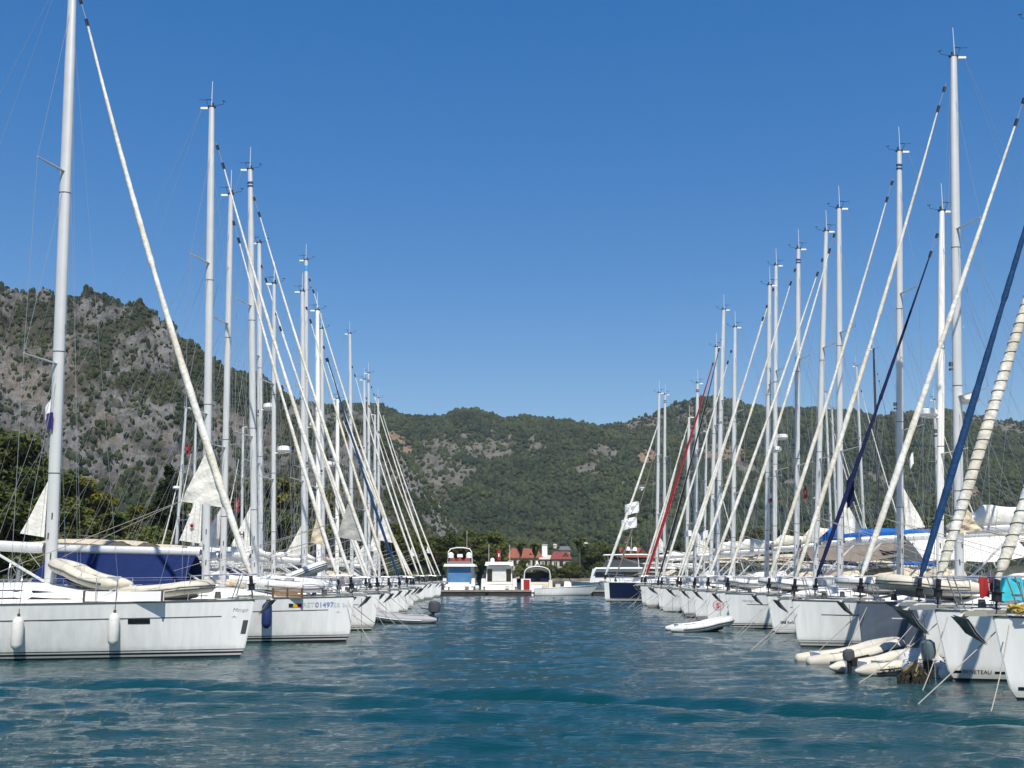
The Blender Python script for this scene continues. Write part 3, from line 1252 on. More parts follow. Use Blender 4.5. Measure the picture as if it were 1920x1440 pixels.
    for f in fr_:
        k = 1.0 if f < .8 else 1 - 0.28 * (f - .8) / .2
        c = base + ax * f
        rws.append([c + Vector((d * k * math.cos(a), d * .68 * k * math.sin(a), 0)) for a in np.linspace(0, 2 * PI, 15)[:-1]])
    mm.grid(rws, 0, closed=True)
    mm.add(rws[-1], [tuple(range(14))], 0)
    # sail slot, goose-neck fitting, line exits and mast winches as real fittings
    for f in (.045, .075, .105):
        c = base + ax * f
        mm.box(c + Vector((d * (.2 if f != .075 else -.35), vis * d * .68, 0)), (.03, .03, .16), 1)
    for f in (.17, .36, .62):
        c = base + ax * f
        mm.tube([c + Vector((0, 0, -.012)), c + Vector((0, 0, .012))], d * 1.04, 12, 1, squash=(1.0, .7))
    c = base + ax * 0.40
    mm.box(c + Vector((d + .05, 0, 0)), (.10, .07, .13), 1)
    mm.box(c + Vector((d + .06, 0, -.16)), (.07, .12, .06), 1)
    mast = mm.build('mast', [sp['mastm'], M_DGREY], root)
    if sp['topband']:
        tb = MB(ox)
        bands = {'lightblue': [(.965, .982)], 'navy': [(.955, .959), (.963, .968)]}[sp['topband']]
        for a, b in bands:
            tb.tube([base + ax * a, base + ax * b], d * .93, 14, squash=(1, .70))
        tb.build('mast_band', M_BLUEB if sp['topband'] == 'lightblue' else M_NAVYB, mast)
    sprs = []
    for f, sl in zip(sp['spread'], (1.15, 0.98)):
        r0 = base + ax * f
        for sd in (1, -1):
            tip = r0 + Vector((-0.42 * sl / 1.15, sd * sl, 0.07))
            m_ = MB(ox)
            m_.tube([r0 + Vector((0, sd * .02, 0)), r0.lerp(tip, .5), tip], [.055, .045, .03], 6, squash=(.45, 1.0))
            m_.build('spreader', sp['mastm'], mast)
            sprs.append((f, sd, tip))
    mh = MB(ox)
    if sp['whip']:
        mh.tube([top + Vector((-.02, .04, 0)), top + Vector((-.03, .04, 1.0))], [.014, .009], 4, 1)
    mh.box(top + Vector((0, 0, .03)), (d * 2.0, .1, .06), 0)
    mh.box(top + Vector((-d - .12, 0, -.02)), (.26, .05, .07), 1)
    mh.tube([top + Vector((0, -.03, .03)), top + Vector((.40, -.03, .12)), top + Vector((.42, -.03, .22))], .008, 4, 0)
    for a in range(3):
        mh.tube([top + Vector((.42, -.03, .22)), top + Vector((.42 + .07 * math.cos(a * 2.1), -.03 + .07 * math.sin(a * 2.1), .23))], .012, 4, 0)
    mh.tube([top + Vector((-.1, .03, .03)), top + Vector((-.22, .03, .30)), top + Vector((-.45, .03, .31))], .008, 4, 0)
    mh.tube([top + Vector((-.22, .03, .31)), top + Vector((-.02, .03, .31))], .014, 4, 0)
    mh.tube([top + Vector((.04, .0, .03)), top + Vector((.04, 0, .17))], .035, 6, 0)
    mh.build('masthead_unit', [M_BLACK, M_WPLAS], mast)
    if sp['radar']:
        f, fw = sp['radar']
        c = base + ax * f + Vector((fw, 0, 0))
        rd = MB(ox)
        rd.tube([c + Vector((0, 0, -.02)), c + Vector((0, 0, .05)), c + Vector((0, 0, .20)), c + Vector((0, 0, .24))], [.24, .30, .29, .2], 14, 0)
        rd.box(c + Vector((-fw / 2, 0, -.05)), (abs(fw) + .1, .1, .05), 0)
        rd.build('radar_dome', M_WPLAS, mast)
    # ---- genoa
    head = loc(*sp['gtop'])
    tack = Vector((-0.12, 0, F + 0.62))
    if 'gthru' in sp:                                   # forestay through two seen points
        q = loc(*sp['gthru'])
        dv = (head - q)
        head = q + dv * ((sp['gtopz'] - q.z) / dv.z)
    gv = head - tack
    n = 96
    nrm = Vector((-gv.z, 0, gv.x)).normalized()
    g = MB(ox)
    path, rad = [], []
    R = sp['genr']
    for i in range(n + 1):
        f = i / n
        path.append(tack + gv * f * 0.955 + nrm * (gv.length * sp['sag'] * 4 * f * (1 - f)))
        r = R * (0.72 + 0.5 * math.sin(PI * min(1, f * 1.6 + .12)) ** 1.0) if f < .55 else R * (1.0 - 0.62 * (f - .55) / .45)
        if f < .02:
            r = R * .55
        rad.append(max(r, R * .4) * (1 + .05 * math.sin(i * 1.7) + .03 * math.sin(i * .63)))
    if not sp['gen2'] and Z < 75 and sp['gen'] in ('white', 'cream'):
        sp['gen2'], sp['spiral'] = ('cream' if sp['gen'] == 'white' else 'white'), True
    c2 = sp['gen2']
    mf = None
    if c2:
        mf = (lambda i, j: 1 if (j + (i // 2)) % 10 in (0, 1, 2) else 0) if sp.get('spiral') else (lambda i, j: 1 if j in sp.get('gen2j', (5, 6, 7, 8, 9)) else 0)
    g.tube(path, rad, 10, 0, mfun=mf)
    gmats = [C_[sp['gen']]] + ([C_[c2]] if c2 else [])
    gen = g.build('furled_genoa', gmats, root, ang=1.2)
    dr = MB(ox)
    dirv = gv.normalized()
    b0 = Vector((-0.05, 0, F + 0.05))
    dr.tube([b0, b0.lerp(tack, .35), b0.lerp(tack, .36), b0.lerp(tack, .62), b0.lerp(tack, .63), b0.lerp(tack, 1.0)],
            [.02, .02, .085, .085, .05, .05], 10, 0)
    for k in (.36, .62):
        dr.tube([b0.lerp(tack, k), b0.lerp(tack, k + .03)], .12, 12, 0)
    dr.build('furling_drum', M_BLACK, gen)
    sw = MB(ox)
    e0 = path[-1]
    sw.tube([e0, e0 + dirv * .22], [.045, .05], 6, 0)
    sw.tube([e0 + dirv * .22, head + dirv * .3], .014, 4, 1)
    sw.tube([e0 + dirv * .75, e0 + dirv * .9], .05, 6, 0)
    sw.build('halyard_swivel', [M_BLACK, M_WIRE], gen)
    if sp['wraps']:
        wr = MB(ox)
        pts = []
        turns = 30
        for i in range(turns * 10):
            f = i / (turns * 10 - 1) * .5
            k = f * n
            a = int(k)
            fr2 = k - a
            c = path[a].lerp(path[a + 1], fr2)
            r = rad[a] * (1 - fr2) + rad[a + 1] * fr2 + .006
            t = (path[a + 1] - path[a]).normalized()
            u = t.cross(Vector((0, 1, 0))).normalized()
            v = t.cross(u)
            th = 2 * PI * i / 10
            pts.append(c + u * (r * math.cos(th)) + v * (r * math.sin(th)))
        wr.tube(pts, .007, 4)
        wr.build('sail_lashing', M_ROPED, gen)
    if sp['clewG']:
        f1, f2, reach = sp['clewG']
        A, B_ = path[int(f1 * n)], path[int(f2 * n)]
        Cc = A.lerp(B_, .12) + Vector((-reach, 0, 0)) + Vector((0, vis * -.1, 0))
        N_ = 12
        rows_ = []
        for i in range(N_ + 1):
            f = i / N_
            # from the head of the loose patch (point) down to its foot edge A..C
            r = []
            for j in range(N_ + 1):
                k = j / N_
                p = B_.lerp(A.lerp(Cc, k), f)
                wv = .05 * math.sin(9 * f + 5 * k) * f * k + .025 * math.sin(23 * f - 8 * k) * f
                r.append((p.x, p.y + wv, p.z))
            rows_.append(r)
        cl = MB(ox)
        cl.grid(rows_, 0)
        cl.grid([[(p[0], p[1] + .006, p[2]) for p in r] for r in rows_], 0, flip=True)
        clo = cl.build('clew_patch', C_[sp.get('clewcol', 'white')], gen)
        sh = MB(ox)
        for sd in (1, -1):
            sh.tube([Cc, Vector((-(c1 - 1.0), sd * 1.1, F + .25))], .009, 4)
        sh.build('sheet', M_ROPE, gen)
    else:
        sh = MB(ox)
        kc = path[int(n * .13)]
        for sd in (1, -1):
            sh.tube([kc, Vector((-(c1 - 1.0), sd * 1.1, F + .25))], .008, 4)
        sh.build('sheet', M_ROPE, gen)
    # ---- boom
    zg = F + sp.get('boomh', 1.42)
    gx = base.x + ax.x * ((zg - base.z) / ax.z) - d
    bl = min(4.9, L - 1.6 + gx - .3)
    bA, bB = Vector((gx - .06, 0, zg)), Vector((gx - bl, 0, zg + sp['boomlift']))
    bo = MB(ox)
    bo.tube([bA, bA + (bB - bA) * .02, bB - (bB - bA) * .02, bB], [.10, .12, .12, .09], 10, 0, squash=(1.15, .72))
    bo.box(bA + Vector((.03, 0, 0)), (.16, .07, .16), 1)
    vb = base + Vector((-d, 0, .12))
    bo.tube([vb, bA.lerp(bB, .33)], .035, 6, 0)
    boom = bo.build('boom', [sp['mastm'], M_DGREY], root)
    if sp['cover']:
        cvb = MB(ox)
        rws = []
        m_ = 18
        for i in range(m_ + 1):
            f = i / m_
            c = bA.lerp(bB, f)
            hh = (.46 - .24 * f) * (1 + .06 * math.sin(11 * f)) * (min(1, .35 + 6 * f)) * sp.get('coverk', 1.0)
            ww = .17 - .05 * f
            rws.append([(c.x, ww * math.sin(a) * (1.0 if math.cos(a) < .3 else .8) + .012 * math.sin(7 * a + i), c.z + .04 + hh * (.5 - .5 * math.cos(a)) + .02 * math.sin(5 * f * 6.28 + a))
                        for a in np.linspace(0, 2 * PI, 13)[:-1]])
        cvb.grid(rws, 0, closed=True)
        cvb.add(rws[0], [tuple(range(12))[::-1]])
        cvb.add(rws[-1], [tuple(range(12))])
        cvb.build('sail_cover', C_[sp['cover']], boom, ang=1.2)
    elif sp['mclew']:
        tz = sp.get('mclewh', 1.7)
        t_ = bA + Vector((0, 0, .28))
        tp = base + ax * ((zg + tz - base.z) / ax.z) + Vector((-d, 0, 0))
        ck_ = t_ + Vector((-sp.get('mclewl', .7), 0, .10))
        rows_ = []
        for i in range(11):
            f = i / 10
            rows_.append([tuple(tp.lerp(t_.lerp(ck_, k / 8), f) + Vector((0, .04 * math.sin(6 * f + 4 * k / 8) * f * k / 8, 0))) for k in range(9)])
        mcl = MB(ox)
        mcl.grid(rows_, 0)
        mcl.grid([[(p[0], p[1] + .006, p[2]) for p in r] for r in rows_], 0, flip=True)
        mo = mcl.build('mainsail_clew', S_WHITE if not sp.get('mclewc') else C_[sp['mclewc']], mast)
        em = sp.get('emblem')
        if em:
            eb = MB(ox)
            cx, cz = t_.x - .42 * sp.get('mclewl', 1.0), t_.z + .55
            yy = vis * .07
            if em == 'H':
                for dx in (-.07, .07):
                    eb.box((cx + dx, yy, cz), (.045, .004, .22))
                eb.box((cx, yy, cz), (.12, .003, .045))
                eb.build('sail_emblem', M_TEXTK, mo, smooth=False)
            else:
                for a, ln in ((PI / 2, .15), (PI / 2 + .75, .13), (PI / 2 - .75, .13), (PI / 2 + 1.5, .1), (PI / 2 - 1.5, .1), (-PI / 2, .1)):
                    ca, sa = math.cos(a), math.sin(a)
                    eb.add([(cx - sa * .035, yy, cz + ca * .035), (cx + sa * .035, yy, cz - ca * .035), (cx + ca * ln, yy, cz + sa * ln)],
                           [(0, 1, 2)])
                eb.build('sail_emblem', M_TEXTR, mo, smooth=False)
    if sp['awning']:
        ab = MB(ox)
        drop, spr_ = sp['awning'][1], 1.45
        rws = []
        for i in range(13):
            f = i / 12
            c = bA.lerp(bB, f * .97 + .02)
            r = []
            for k in np.linspace(-1, 1, 15):
                r.append((c.x, spr_ * k * (1 + .03 * math.sin(6 * f * 3.1)), c.z - .10 - drop * abs(k) ** 1.25 + .05 * math.sin(f * PI * 3) * abs(k) - .10 * math.sin(f * PI) * abs(k)))
            rws.append(r)
        ab.grid(rws, 0)
        ab.grid([[(p[0], p[1], p[2] - .008) for p in r] for r in rws], 0, flip=True)
        ab.build('awning', C_[sp['awning'][0]], root, ang=1.2)
    # ---- standing rigging
    rg = MB(ox)
    rw_ = 0.0058 if Z < 35 else 0.0066
    hd = base + ax * min(.97, max(.8, (head.z - base.z) / ax.z))
    for sd in (1, -1):
        cp_ = Vector((base.x - .25, sd * (h.at(-base.x + .2, F) - .12), F + .05))
        tips = {f: t for f, q, t in sprs if q == sd}
        f1, f2 = sp['spread']
        rg.tube([cp_, tips[f1], tips[f2], hd], rw_, 4)
        rg.tube([cp_ + Vector((.05, 0, 0)), base + ax * (f1 - .01)], rw_, 4)
        rg.tube([tips[f1], base + ax * (f2 - .01)], rw_, 4)
    bs0 = Vector((-(L - .3), 0, F + 2.6 * 1.0))
    bs0 = top.lerp(Vector((-(L - .25), 0, F * .9)), .72)
    rg.tube([top + Vector((-d - .2, 0, 0)), bs0], rw_ * .8, 4)
    for sd in (1, -1):
        rg.tube([bs0, Vector((-(L - .15), sd * 1.2, F * .9))], rw_ * .8, 4)
    rg.tube([top + Vector((-d - .2, 0, 0)), bB + Vector((0, 0, .1))], rw_ * .7, 4)
    rg.tube([base + Vector((d + .03, vis * .1, .9)), base + ax * .8 + Vector((d + .04, vis * .06, 0))], rw_ * .7, 4)
    rg.tube([tips[f1].lerp(base + ax * f1, .3), Vector((base.x - .4, vis * -1.2, F + .1))], rw_ * .6, 4)
    if not sp['cover']:
        pass
    else:
        for k in (.35, .75):
            for sd in (1, -1):
                rg.tube([base + ax * .36 + Vector((0, sd * .5, 0)), bA.lerp(bB, k) + Vector((0, sd * .12, .1))], rw_ * .6, 4)
    for k in range(3):
        rg.tube([base + ax * rv.uniform(.55, .95) + Vector((d, vis * .05, 0)), Vector((base.x + rv.uniform(.3, 2.4), vis * rv.uniform(.3, 1.1), F + .3))], rw_ * .55, 4)
    for sd in (1, -1):
        rg.tube([base + ax * f1, Vector((base.x - 1.0, sd * (h.at(-base.x + .9, F) - .14), F + .05))], rw_ * .8, 4)
        rg.tube([base + ax * rv.uniform(.5, .7), Vector((base.x - rv.uniform(2.5, 4.2), sd * rv.uniform(.2, 1.2), F + rv.uniform(.5, 1.3)))], rw_ * .6, 4)
    rg.tube([bB, Vector((bB.x + .5, 0, F + .5))], rw_ * 1.3, 4)
    rg.build('rigging', M_WIRE, root)
    # ---- pulpit, stanchions, lifelines, pushpit
    pu = MB(ox)
    pr = .0135
    for sd in (1, -1):
        y1 = h.at(1.55, F) - .06
        y0 = max(.16, h.at(.35, F) - .04)
        pu.tube([(-1.55, sd * y1, F), (-1.5, sd * y1, F + .62), (-.45, sd * y0 * 1.1, F + .68), (-.02, sd * .17, F + .66)], pr, 5)
        pu.tube([(-.55, sd * y0, F), (-.35, sd * y0, F + .66)], pr, 5)
        pu.tube([(-1.52, sd * y1, F + .32), (-.48, sd * y0, F + .34)], pr * .8, 5)
    pu.tube([(-.02, .17, F + .66), (.04, 0, F + .66), (-.02, -.17, F + .66)], pr, 5)
    pu.build('pulpit', M_STEEL, root)
    nst = 5
    for sd in (1, -1):
        ll = MB(ox)
        prev = None
        for i in range(nst + 1):
            xb = 1.55 + (L - 1.9 - 1.55) * i / nst
            y = h.at(xb, F) - .06
            zb = h.F_at(xb)
            if 0 < i < nst:
                ll.tube([(-xb, sd * y, zb), (-xb, sd * y, zb + .62)], pr * .9, 5)
            cur = [Vector((-xb, sd * y, zb + q)) for q in (.61, .33)]
            if prev:
                for a_, b_ in zip(prev, cur):
                    ll.tube([a_, b_], .0045 if Z < 45 else .006, 4)
            prev = cur
        ll.build('lifeline', M_STEEL, root)
    for sd in (1, -1):
        pp = MB(ox)
        y = h.at(L - 1.9, F) - .06
        pp.tube([(-(L - 1.9), sd * y, F * .9), (-(L - 1.9), sd * y, F * .9 + .65), (-(L - .1), sd * (y - .15), F * .9 + .65), (-(L - .1), sd * .5, F * .9 + .65), (-(L - .1), sd * .5, F * .9)], pr, 5)
        pp.build('pushpit', M_STEEL, root)
    if sp.get('liferaft', Z < 60 and random.random() < .5):
        lr = MB(ox)
        sdl = vis
        lr.tube([(-(L - .9) + .28 * math.cos(a), sdl * (h.at(L - 1, F) - .08), F * .9 + .5 + .28 * math.sin(a)) for a in np.linspace(-1.0, 4.1, 12)], .055, 6)
        lr.build('life_ring', M_ORANGE, root)
    # ---- anchor on its roller
    if sp['anchor']:
        ac = MB(ox)
        k = sp.get('anchork', 1.0)
        ac.box((.12 * k, 0, F + .04), (.58 * k, .12, .03), 1)
        for y in (-.08, .08):
            ac.box((.26 * k, y, F + .06), (.30 * k, .012, .09), 1)
        ac.tube([(-.45, 0, F + .10), (.25 * k, 0, F + .10), (.50 * k, 0, F - .04)], [.03, .035, .04], 5, 0, squash=(1.4, .6))
        tipx, tipz = .10 * k, F - .36 * k
        for sd in (1, -1):
            ac.add([(.55 * k, 0, F + .04), (.42 * k, sd * .19 * k, F - .02), (.30 * k, sd * .15 * k, F - .20 * k), (tipx, 0, tipz), (.36 * k, 0, F - .16 * k)],
                   [(0, 1, 2, 3, 4) if sd > 0 else (4, 3, 2, 1, 0)], 0)
            ac.add([(.58 * k, 0, F + .02), (.45 * k, sd * .2 * k, F - .04), (.33 * k, sd * .16 * k, F - .22 * k), (tipx + .015, 0, tipz - .02), (.40 * k, 0, F - .19 * k)],
                   [(4, 3, 2, 1, 0) if sd > 0 else (0, 1, 2, 3, 4)], 0)
        ac.build('anchor', [M_GALV, M_STEEL], root, ang=.4)
    # a windlass, coiled line and deck gear
    dg_ = MB(ox)
    dg_.tube([(-.95, 0, F + .05), (-.95, 0, F + .22)], [.09, .07], 8, 0)
    dg_.build('windlass', M_DGREY, root)
    dg_ = MB(ox)
    for q in range(3):
        rr = .14 + .03 * q
        dg_.tube([(-1.9 + rr * math.cos(a), vis * .25 + rr * math.sin(a), F + .11 + .02 * q) for a in np.linspace(0, 6.28, 12)], .016, 4, 0)
    dg_.build('coiled_line', M_ROPE, root)
    if Z < 60:
        for sd in (1, -1):
            for xx, zz, w2 in ((.55, F + .06, .22), (L * .5, F * .94 + .07, .25)):
                dg_ = MB(ox)
                dg_.box((-xx, sd * max(.1, h.at(xx, F) - .12), zz), (w2, .05, .05), 0)
                dg_.build('cleat', M_STEEL, root, smooth=False)
    if Z < 75 and not sp.get('tidy'):
        # things people stow on board, different on every yacht
        if rv.random() < .6:
            q = MB(ox)
            q.tube([(-(L - .5), -.35 + .0, F + .45), (-(L - .5), .55, F + .45)], .24, 10, 0)
            q.build('liferaft_canister', M_WPLAS, root)
        for _ in range(rv.randint(0, 3)):
            xb = rv.uniform(3.2, 7.0)
            q = MB(ox)
            q.box((-xb, vis * (h.at(xb, F) - .22), F + .22), (.28, .16, .36), 0, taper=.85)
            q.build('jerry_can', rv.choice((M_FENB, M_RED, M_YELLOW, M_WPLAS)), root)
        if rv.random() < .4:
            q = MB(ox)
            q.tube([(-rv.uniform(2.6, 3.4), vis * (h.at(3, F) - .1), F + .42), (-6.0, vis * (h.at(6, F) - .08), F + .45)], [.10, .2, ][:2], 8, 0, squash=(1.4, .45))
            q.build('paddle_board', rv.choice((M_WPLAS, M_WALL, M_FENW)), root)
        if rv.random() < .5:
            q = MB(ox)
            q.box((-(L - .2), -vis * .9, F + .75), (.28, .24, .36), 0, taper=.8)
            q.box((-(L - .2), -vis * .9, F + .38), (.1, .1, .5), 0)
            q.build('stowed_outboard', M_DGREY, root)
        if rv.random() < .45:
            q = MB(ox)
            q.box((-(L - .4), 0, F + 2.25), (1.0, 2.1, .04), 0, rot=Matrix.Rotation(.12, 3, 'Y'))
            q.build('solar_panel', M_GLASS, root)
        if rv.random() < .5:
            q = MB(ox)
            for k in range(5):
                q.tube([(-3.4 - .35 * k, rv.uniform(-.5, .5), F + .42 + .05 * k % .1), (-3.9 - .35 * k, rv.uniform(-.5, .5), F + .50)], rv.uniform(.09, .17), 7, 0)
            q.build('sail_bag', rv.choice((S_NAVY, S_BEIGE, S_WHITE, S_GREYC)), root)
    # ---- writing
    for tx in sp.get('texts', []):
        hull_text(h, hull, ox, vis, *tx['a'], **tx.get('k', {}))
    return dict(root=root, h=h, ox=ox, vis=vis, stemx=stemx, Z=Z, s=s, F=F, base=base, hull=hull, L=L)


def to_world(b, x, y, z):
    """yacht-local (x from stem head) to world"""
    s = b['s']
    return Vector((b['stemx'] + s * x, b['Z'] + s * y, z))


# ------------------------------------------------------------------ small craft and gear
def dinghy(loc, rz, label, ln=2.5, bm=1.35, r=.19, tube=M_TUBEW, stripe=M_DGREY, motor=None, pitch=0.0, roll=0.0,
           group='inflatable tenders', text=None, double=False, cone=.45, seat=True, bowup=.16, floor=None, grey=False):
    root = thing('inflatable_dinghy', loc, 0, label, 'dinghy', group)
    root.rotation_euler = (roll, pitch, rz)
    b = bm / 2 - r
    xs = ln / 2
    path, rad = [], []
    for i in range(9):
        f = i / 8
        path.append(Vector((-xs + (2 * xs - b * 1.25 - r) * f, b, r + bowup * f ** 3)))
        rad.append(r * (cone + (1 - cone) * min(1, f * 5.5)))
    nose = []
    x1 = xs - b * 1.25 - r
    for i in range(1, 10):
        a = PI / 2 - PI * i / 10
        nose.append(Vector((x1 + b * 1.25 * math.cos(a), b * math.sin(a), r + bowup * (1 + .5 * math.cos(a)))))
    p0_ = path[0]
    path = [p0_ + Vector((-r * .5 * cone, 0, 0)), p0_ + Vector((-r * .36 * cone, 0, 0))] + path
    rad = [r * cone * .22, r * cone * .66] + rad
    full = path + nose + [Vector((p.x, -p.y, p.z)) for p in path[::-1]]
    frad = rad + [r] * len(nose) + rad[::-1]
    # refine for roundness
    m = MB()
    m.tube(full, frad, 12, 0)
    tb = m.build('buoyancy_tube', tube, root, ang=1.2)
    sm_ = MB()
    for i in list(range(4, len(full) - 4, 3)):
        sm_.tube([full[i].lerp(full[i + 1], .45), full[i].lerp(full[i + 1], .52)], frad[i] * 1.012, 12, 0, cap=False)
    sm_.build('tube_seam', M_TUBEG, tb)
    st = MB()
    for dz in ((-.25, .12) if double else (-.1,)):
        pp = []
        for i, p in enumerate(full):
            if i < 4 or i > len(full) - 5:
                continue
            t = (full[min(i + 1, len(full) - 1)] - full[max(i - 1, 0)]).normalized()
            o = Vector((-t.y, t.x, 0)).normalized() * -1
            if o.dot(Vector((p.x * .2, p.y, 0))) < 0:
                o = -o
            pp.append(p + o * frad[i] * .99 + Vector((0, 0, dz * r)))
        st.tube(pp, .022 if not double else .014, 4, 0)
    st.build('rubbing_strake', stripe, tb)
    fl = MB()
    rows = []
    for i in range(9):
        f = i / 8
        x = -xs + .28 + (2 * xs - .55 - r) * f
        ww = b * (1 if f < .7 else math.sqrt(max(0.02, 1 - ((f - .7) / .32) ** 2)))
        rows.append([(x, ww * k, r * .45 - .16 * (1 - abs(k)) * (1 - f * .4) + bowup * f ** 3) for k in (1, .5, 0, -.5, -1)])
    fl.grid(rows, 0)
    fl.grid([[(p[0], p[1], p[2] - .05) for p in q] for q in rows], 0, flip=True)
    fl.build('floor', M_TUBEG if not floor else floor, root)
    tr = MB()
    tr.box((-xs + .32, 0, r * 1.05), (.045, 2 * b - .02, r * 2.1), 0)
    tr.build('transom', M_DGREY if grey else M_WPLAS, root)
    if seat:
        se = MB()
        se.box((-.1, 0, r * 1.75), (.26, 2 * b + .1, .035), 0)
        se.build('seat_board', M_TUBEG, root, smooth=False)
    hd = MB()
    for sgn in (1, -1):
        for x in (-.35, .25):
            hd.tube([(x - .1, sgn * b, r * 2.0), (x - .08, sgn * b, r * 2.12), (x + .08, sgn * b, r * 2.12), (x + .1, sgn * b, r * 2.0)], .014, 4)
        hd.tube([(-xs + .5, sgn * (b + .05), r * 1.98), (-.5, sgn * (b + .04), r * 2.03), (0, sgn * (b + .02), r * 2.03), (x1, sgn * b, r * 2.0 + bowup)], .009, 4)
    hd.build('grab_line', M_DGREY, root)
    if text:
        for sgn in (1, -1):
            vs, fs = text_mesh(text, .13, .002)
            tm = MB()
            w_ = max(v[0] for v in vs)
            out = []
            for (px, pz, _) in vs:
                a = .35 + (pz - .05) / r
                out.append((-.5 * 1 + (px if sgn < 0 else (w_ - px)), sgn * (b + (r + .006) * math.cos(a)), r + (r + .006) * math.sin(a)))
            tm.add(out, fs)
            tm.build('lettering', M_TEXTK, tb, smooth=False)
    if motor:
        k, col = motor
        mo = MB()
        x = -xs + .22
        rows = []
        for z, sx_, sy_, dx in ((.30, .10, .08, 0), (.34, .20, .13, -.02), (.50, .23, .15, -.03), (.66, .20, .14, -.02), (.72, .10, .07, 0)):
            rows.append([(x + dx * k + k * (-.06 + sx_ * math.cos(a)), k * sy_ * math.sin(a), r * 1.2 + k * (z - .1)) for a in np.linspace(0, 2 * PI, 13)[:-1]])
        mo.grid(rows, 0, closed=True)
        mo.add(rows[-1], [tuple(range(12))], 0)
        mo.box((x - .05, 0, r * 1.2 + .05 * k), (.10 * k, .12 * k, .5 * k), 1)
        mo.box((x - .06, 0, r * 1.2 - .45 * k), (.16 * k, .05, .55 * k), 1)
        mo.box((x + .03, 0, r * 1.9), (.14, .2, .16), 1)
        mo.tube([(x + .1, 0, r * 1.2 + .3 * k), (x + .5, .08, r * 1.2 + .38 * k)], .022, 5, 1)
        for q in range(3):
            mo.box((x - .16, .06 * math.cos(q * 2.1), r * 1.2 - .62 * k + .06 * math.sin(q * 2.1)), (.02, .06, .06), 1)
        mo.build('outboard_motor', [col, M_BLACK], root)
    return root


def fender(loc, ln, rad, mt, label, rope_top):
    root = thing('fender', loc, 0, label, 'fender', 'fenders along the hulls')
    m = MB()
    prof = [(0, .3), (.03, .45), (.10, .85), (.18, 1), (.5, 1.03), (.82, 1), (.90, .85), (.97, .45), (1.0, .3)]
    m.tube([(0, 0, ln * a) for a, _ in prof], [rad * b for _, b in prof], 14, 0)
    m.build('fender_body', mt, root, ang=1.2)
    e = MB()
    e.tube([(0, 0, ln), (0, 0, ln + .07)], .035, 6, 0)
    e.tube([(0, 0, ln + .05), (0, .06, rope_top - loc[2])], .009, 4, 1)
    e.build('fender_line', [M_DGREY, M_ROPED], root)
    return root


def rope(name, pts, r, m, label, cat, group=None, sag=0.0, n=14, knot=False):
    p0, p1 = Vector(pts[0]), Vector(pts[1])
    mb = MB()
    path = []
    for i in range(n + 1):
        f = i / n
        p = p0.lerp(p1, f)
        p.z -= sag * 4 * f * (1 - f)
        path.append(p - p0)
    mb.tube(path, r, 5)
    if knot:
        kk = path[int(n * .55)]
        mb.sphere(kk, r * 3.2, 7, 5, sc=(1.5, 1, 1))
        mb.tube([kk, kk + Vector((0, 0, -(kk.z + p0.z) - .1))], r * .5, 4)
    o = mb.build(name, m)
    o.location = p0
    return tag(o, label, cat, group)


def flag(name, p, wx, hz, mats_fn, label, sx=1, wave=.05, cat='flag', taperz=0.0):
    """cloth hung by its hoist at p; sx = direction it streams along x"""
    mb = MB()
    rows = []
    nx_, nz_ = 10, 6
    for i in range(nx_ + 1):
        f = i / nx_
        rows.append([(sx * wx * f, wave * math.sin(6 * f + 1.2 * j / nz_) * f ** .5 * 2, -hz * (j / nz_) - .35 * hz * f * taperz + .04 * math.sin(5 * f))
                     for j in range(nz_ + 1)])
    mb.grid(rows, 0)
    mats, fn = mats_fn
    for q in range(len(mb.f)):
        i, j = divmod(q, nz_)
        mb.m[q] = fn(i, j)
    o = mb.build(name, mats)
    o.location = p
    return tag(o, label, cat, 'flags and pennants')


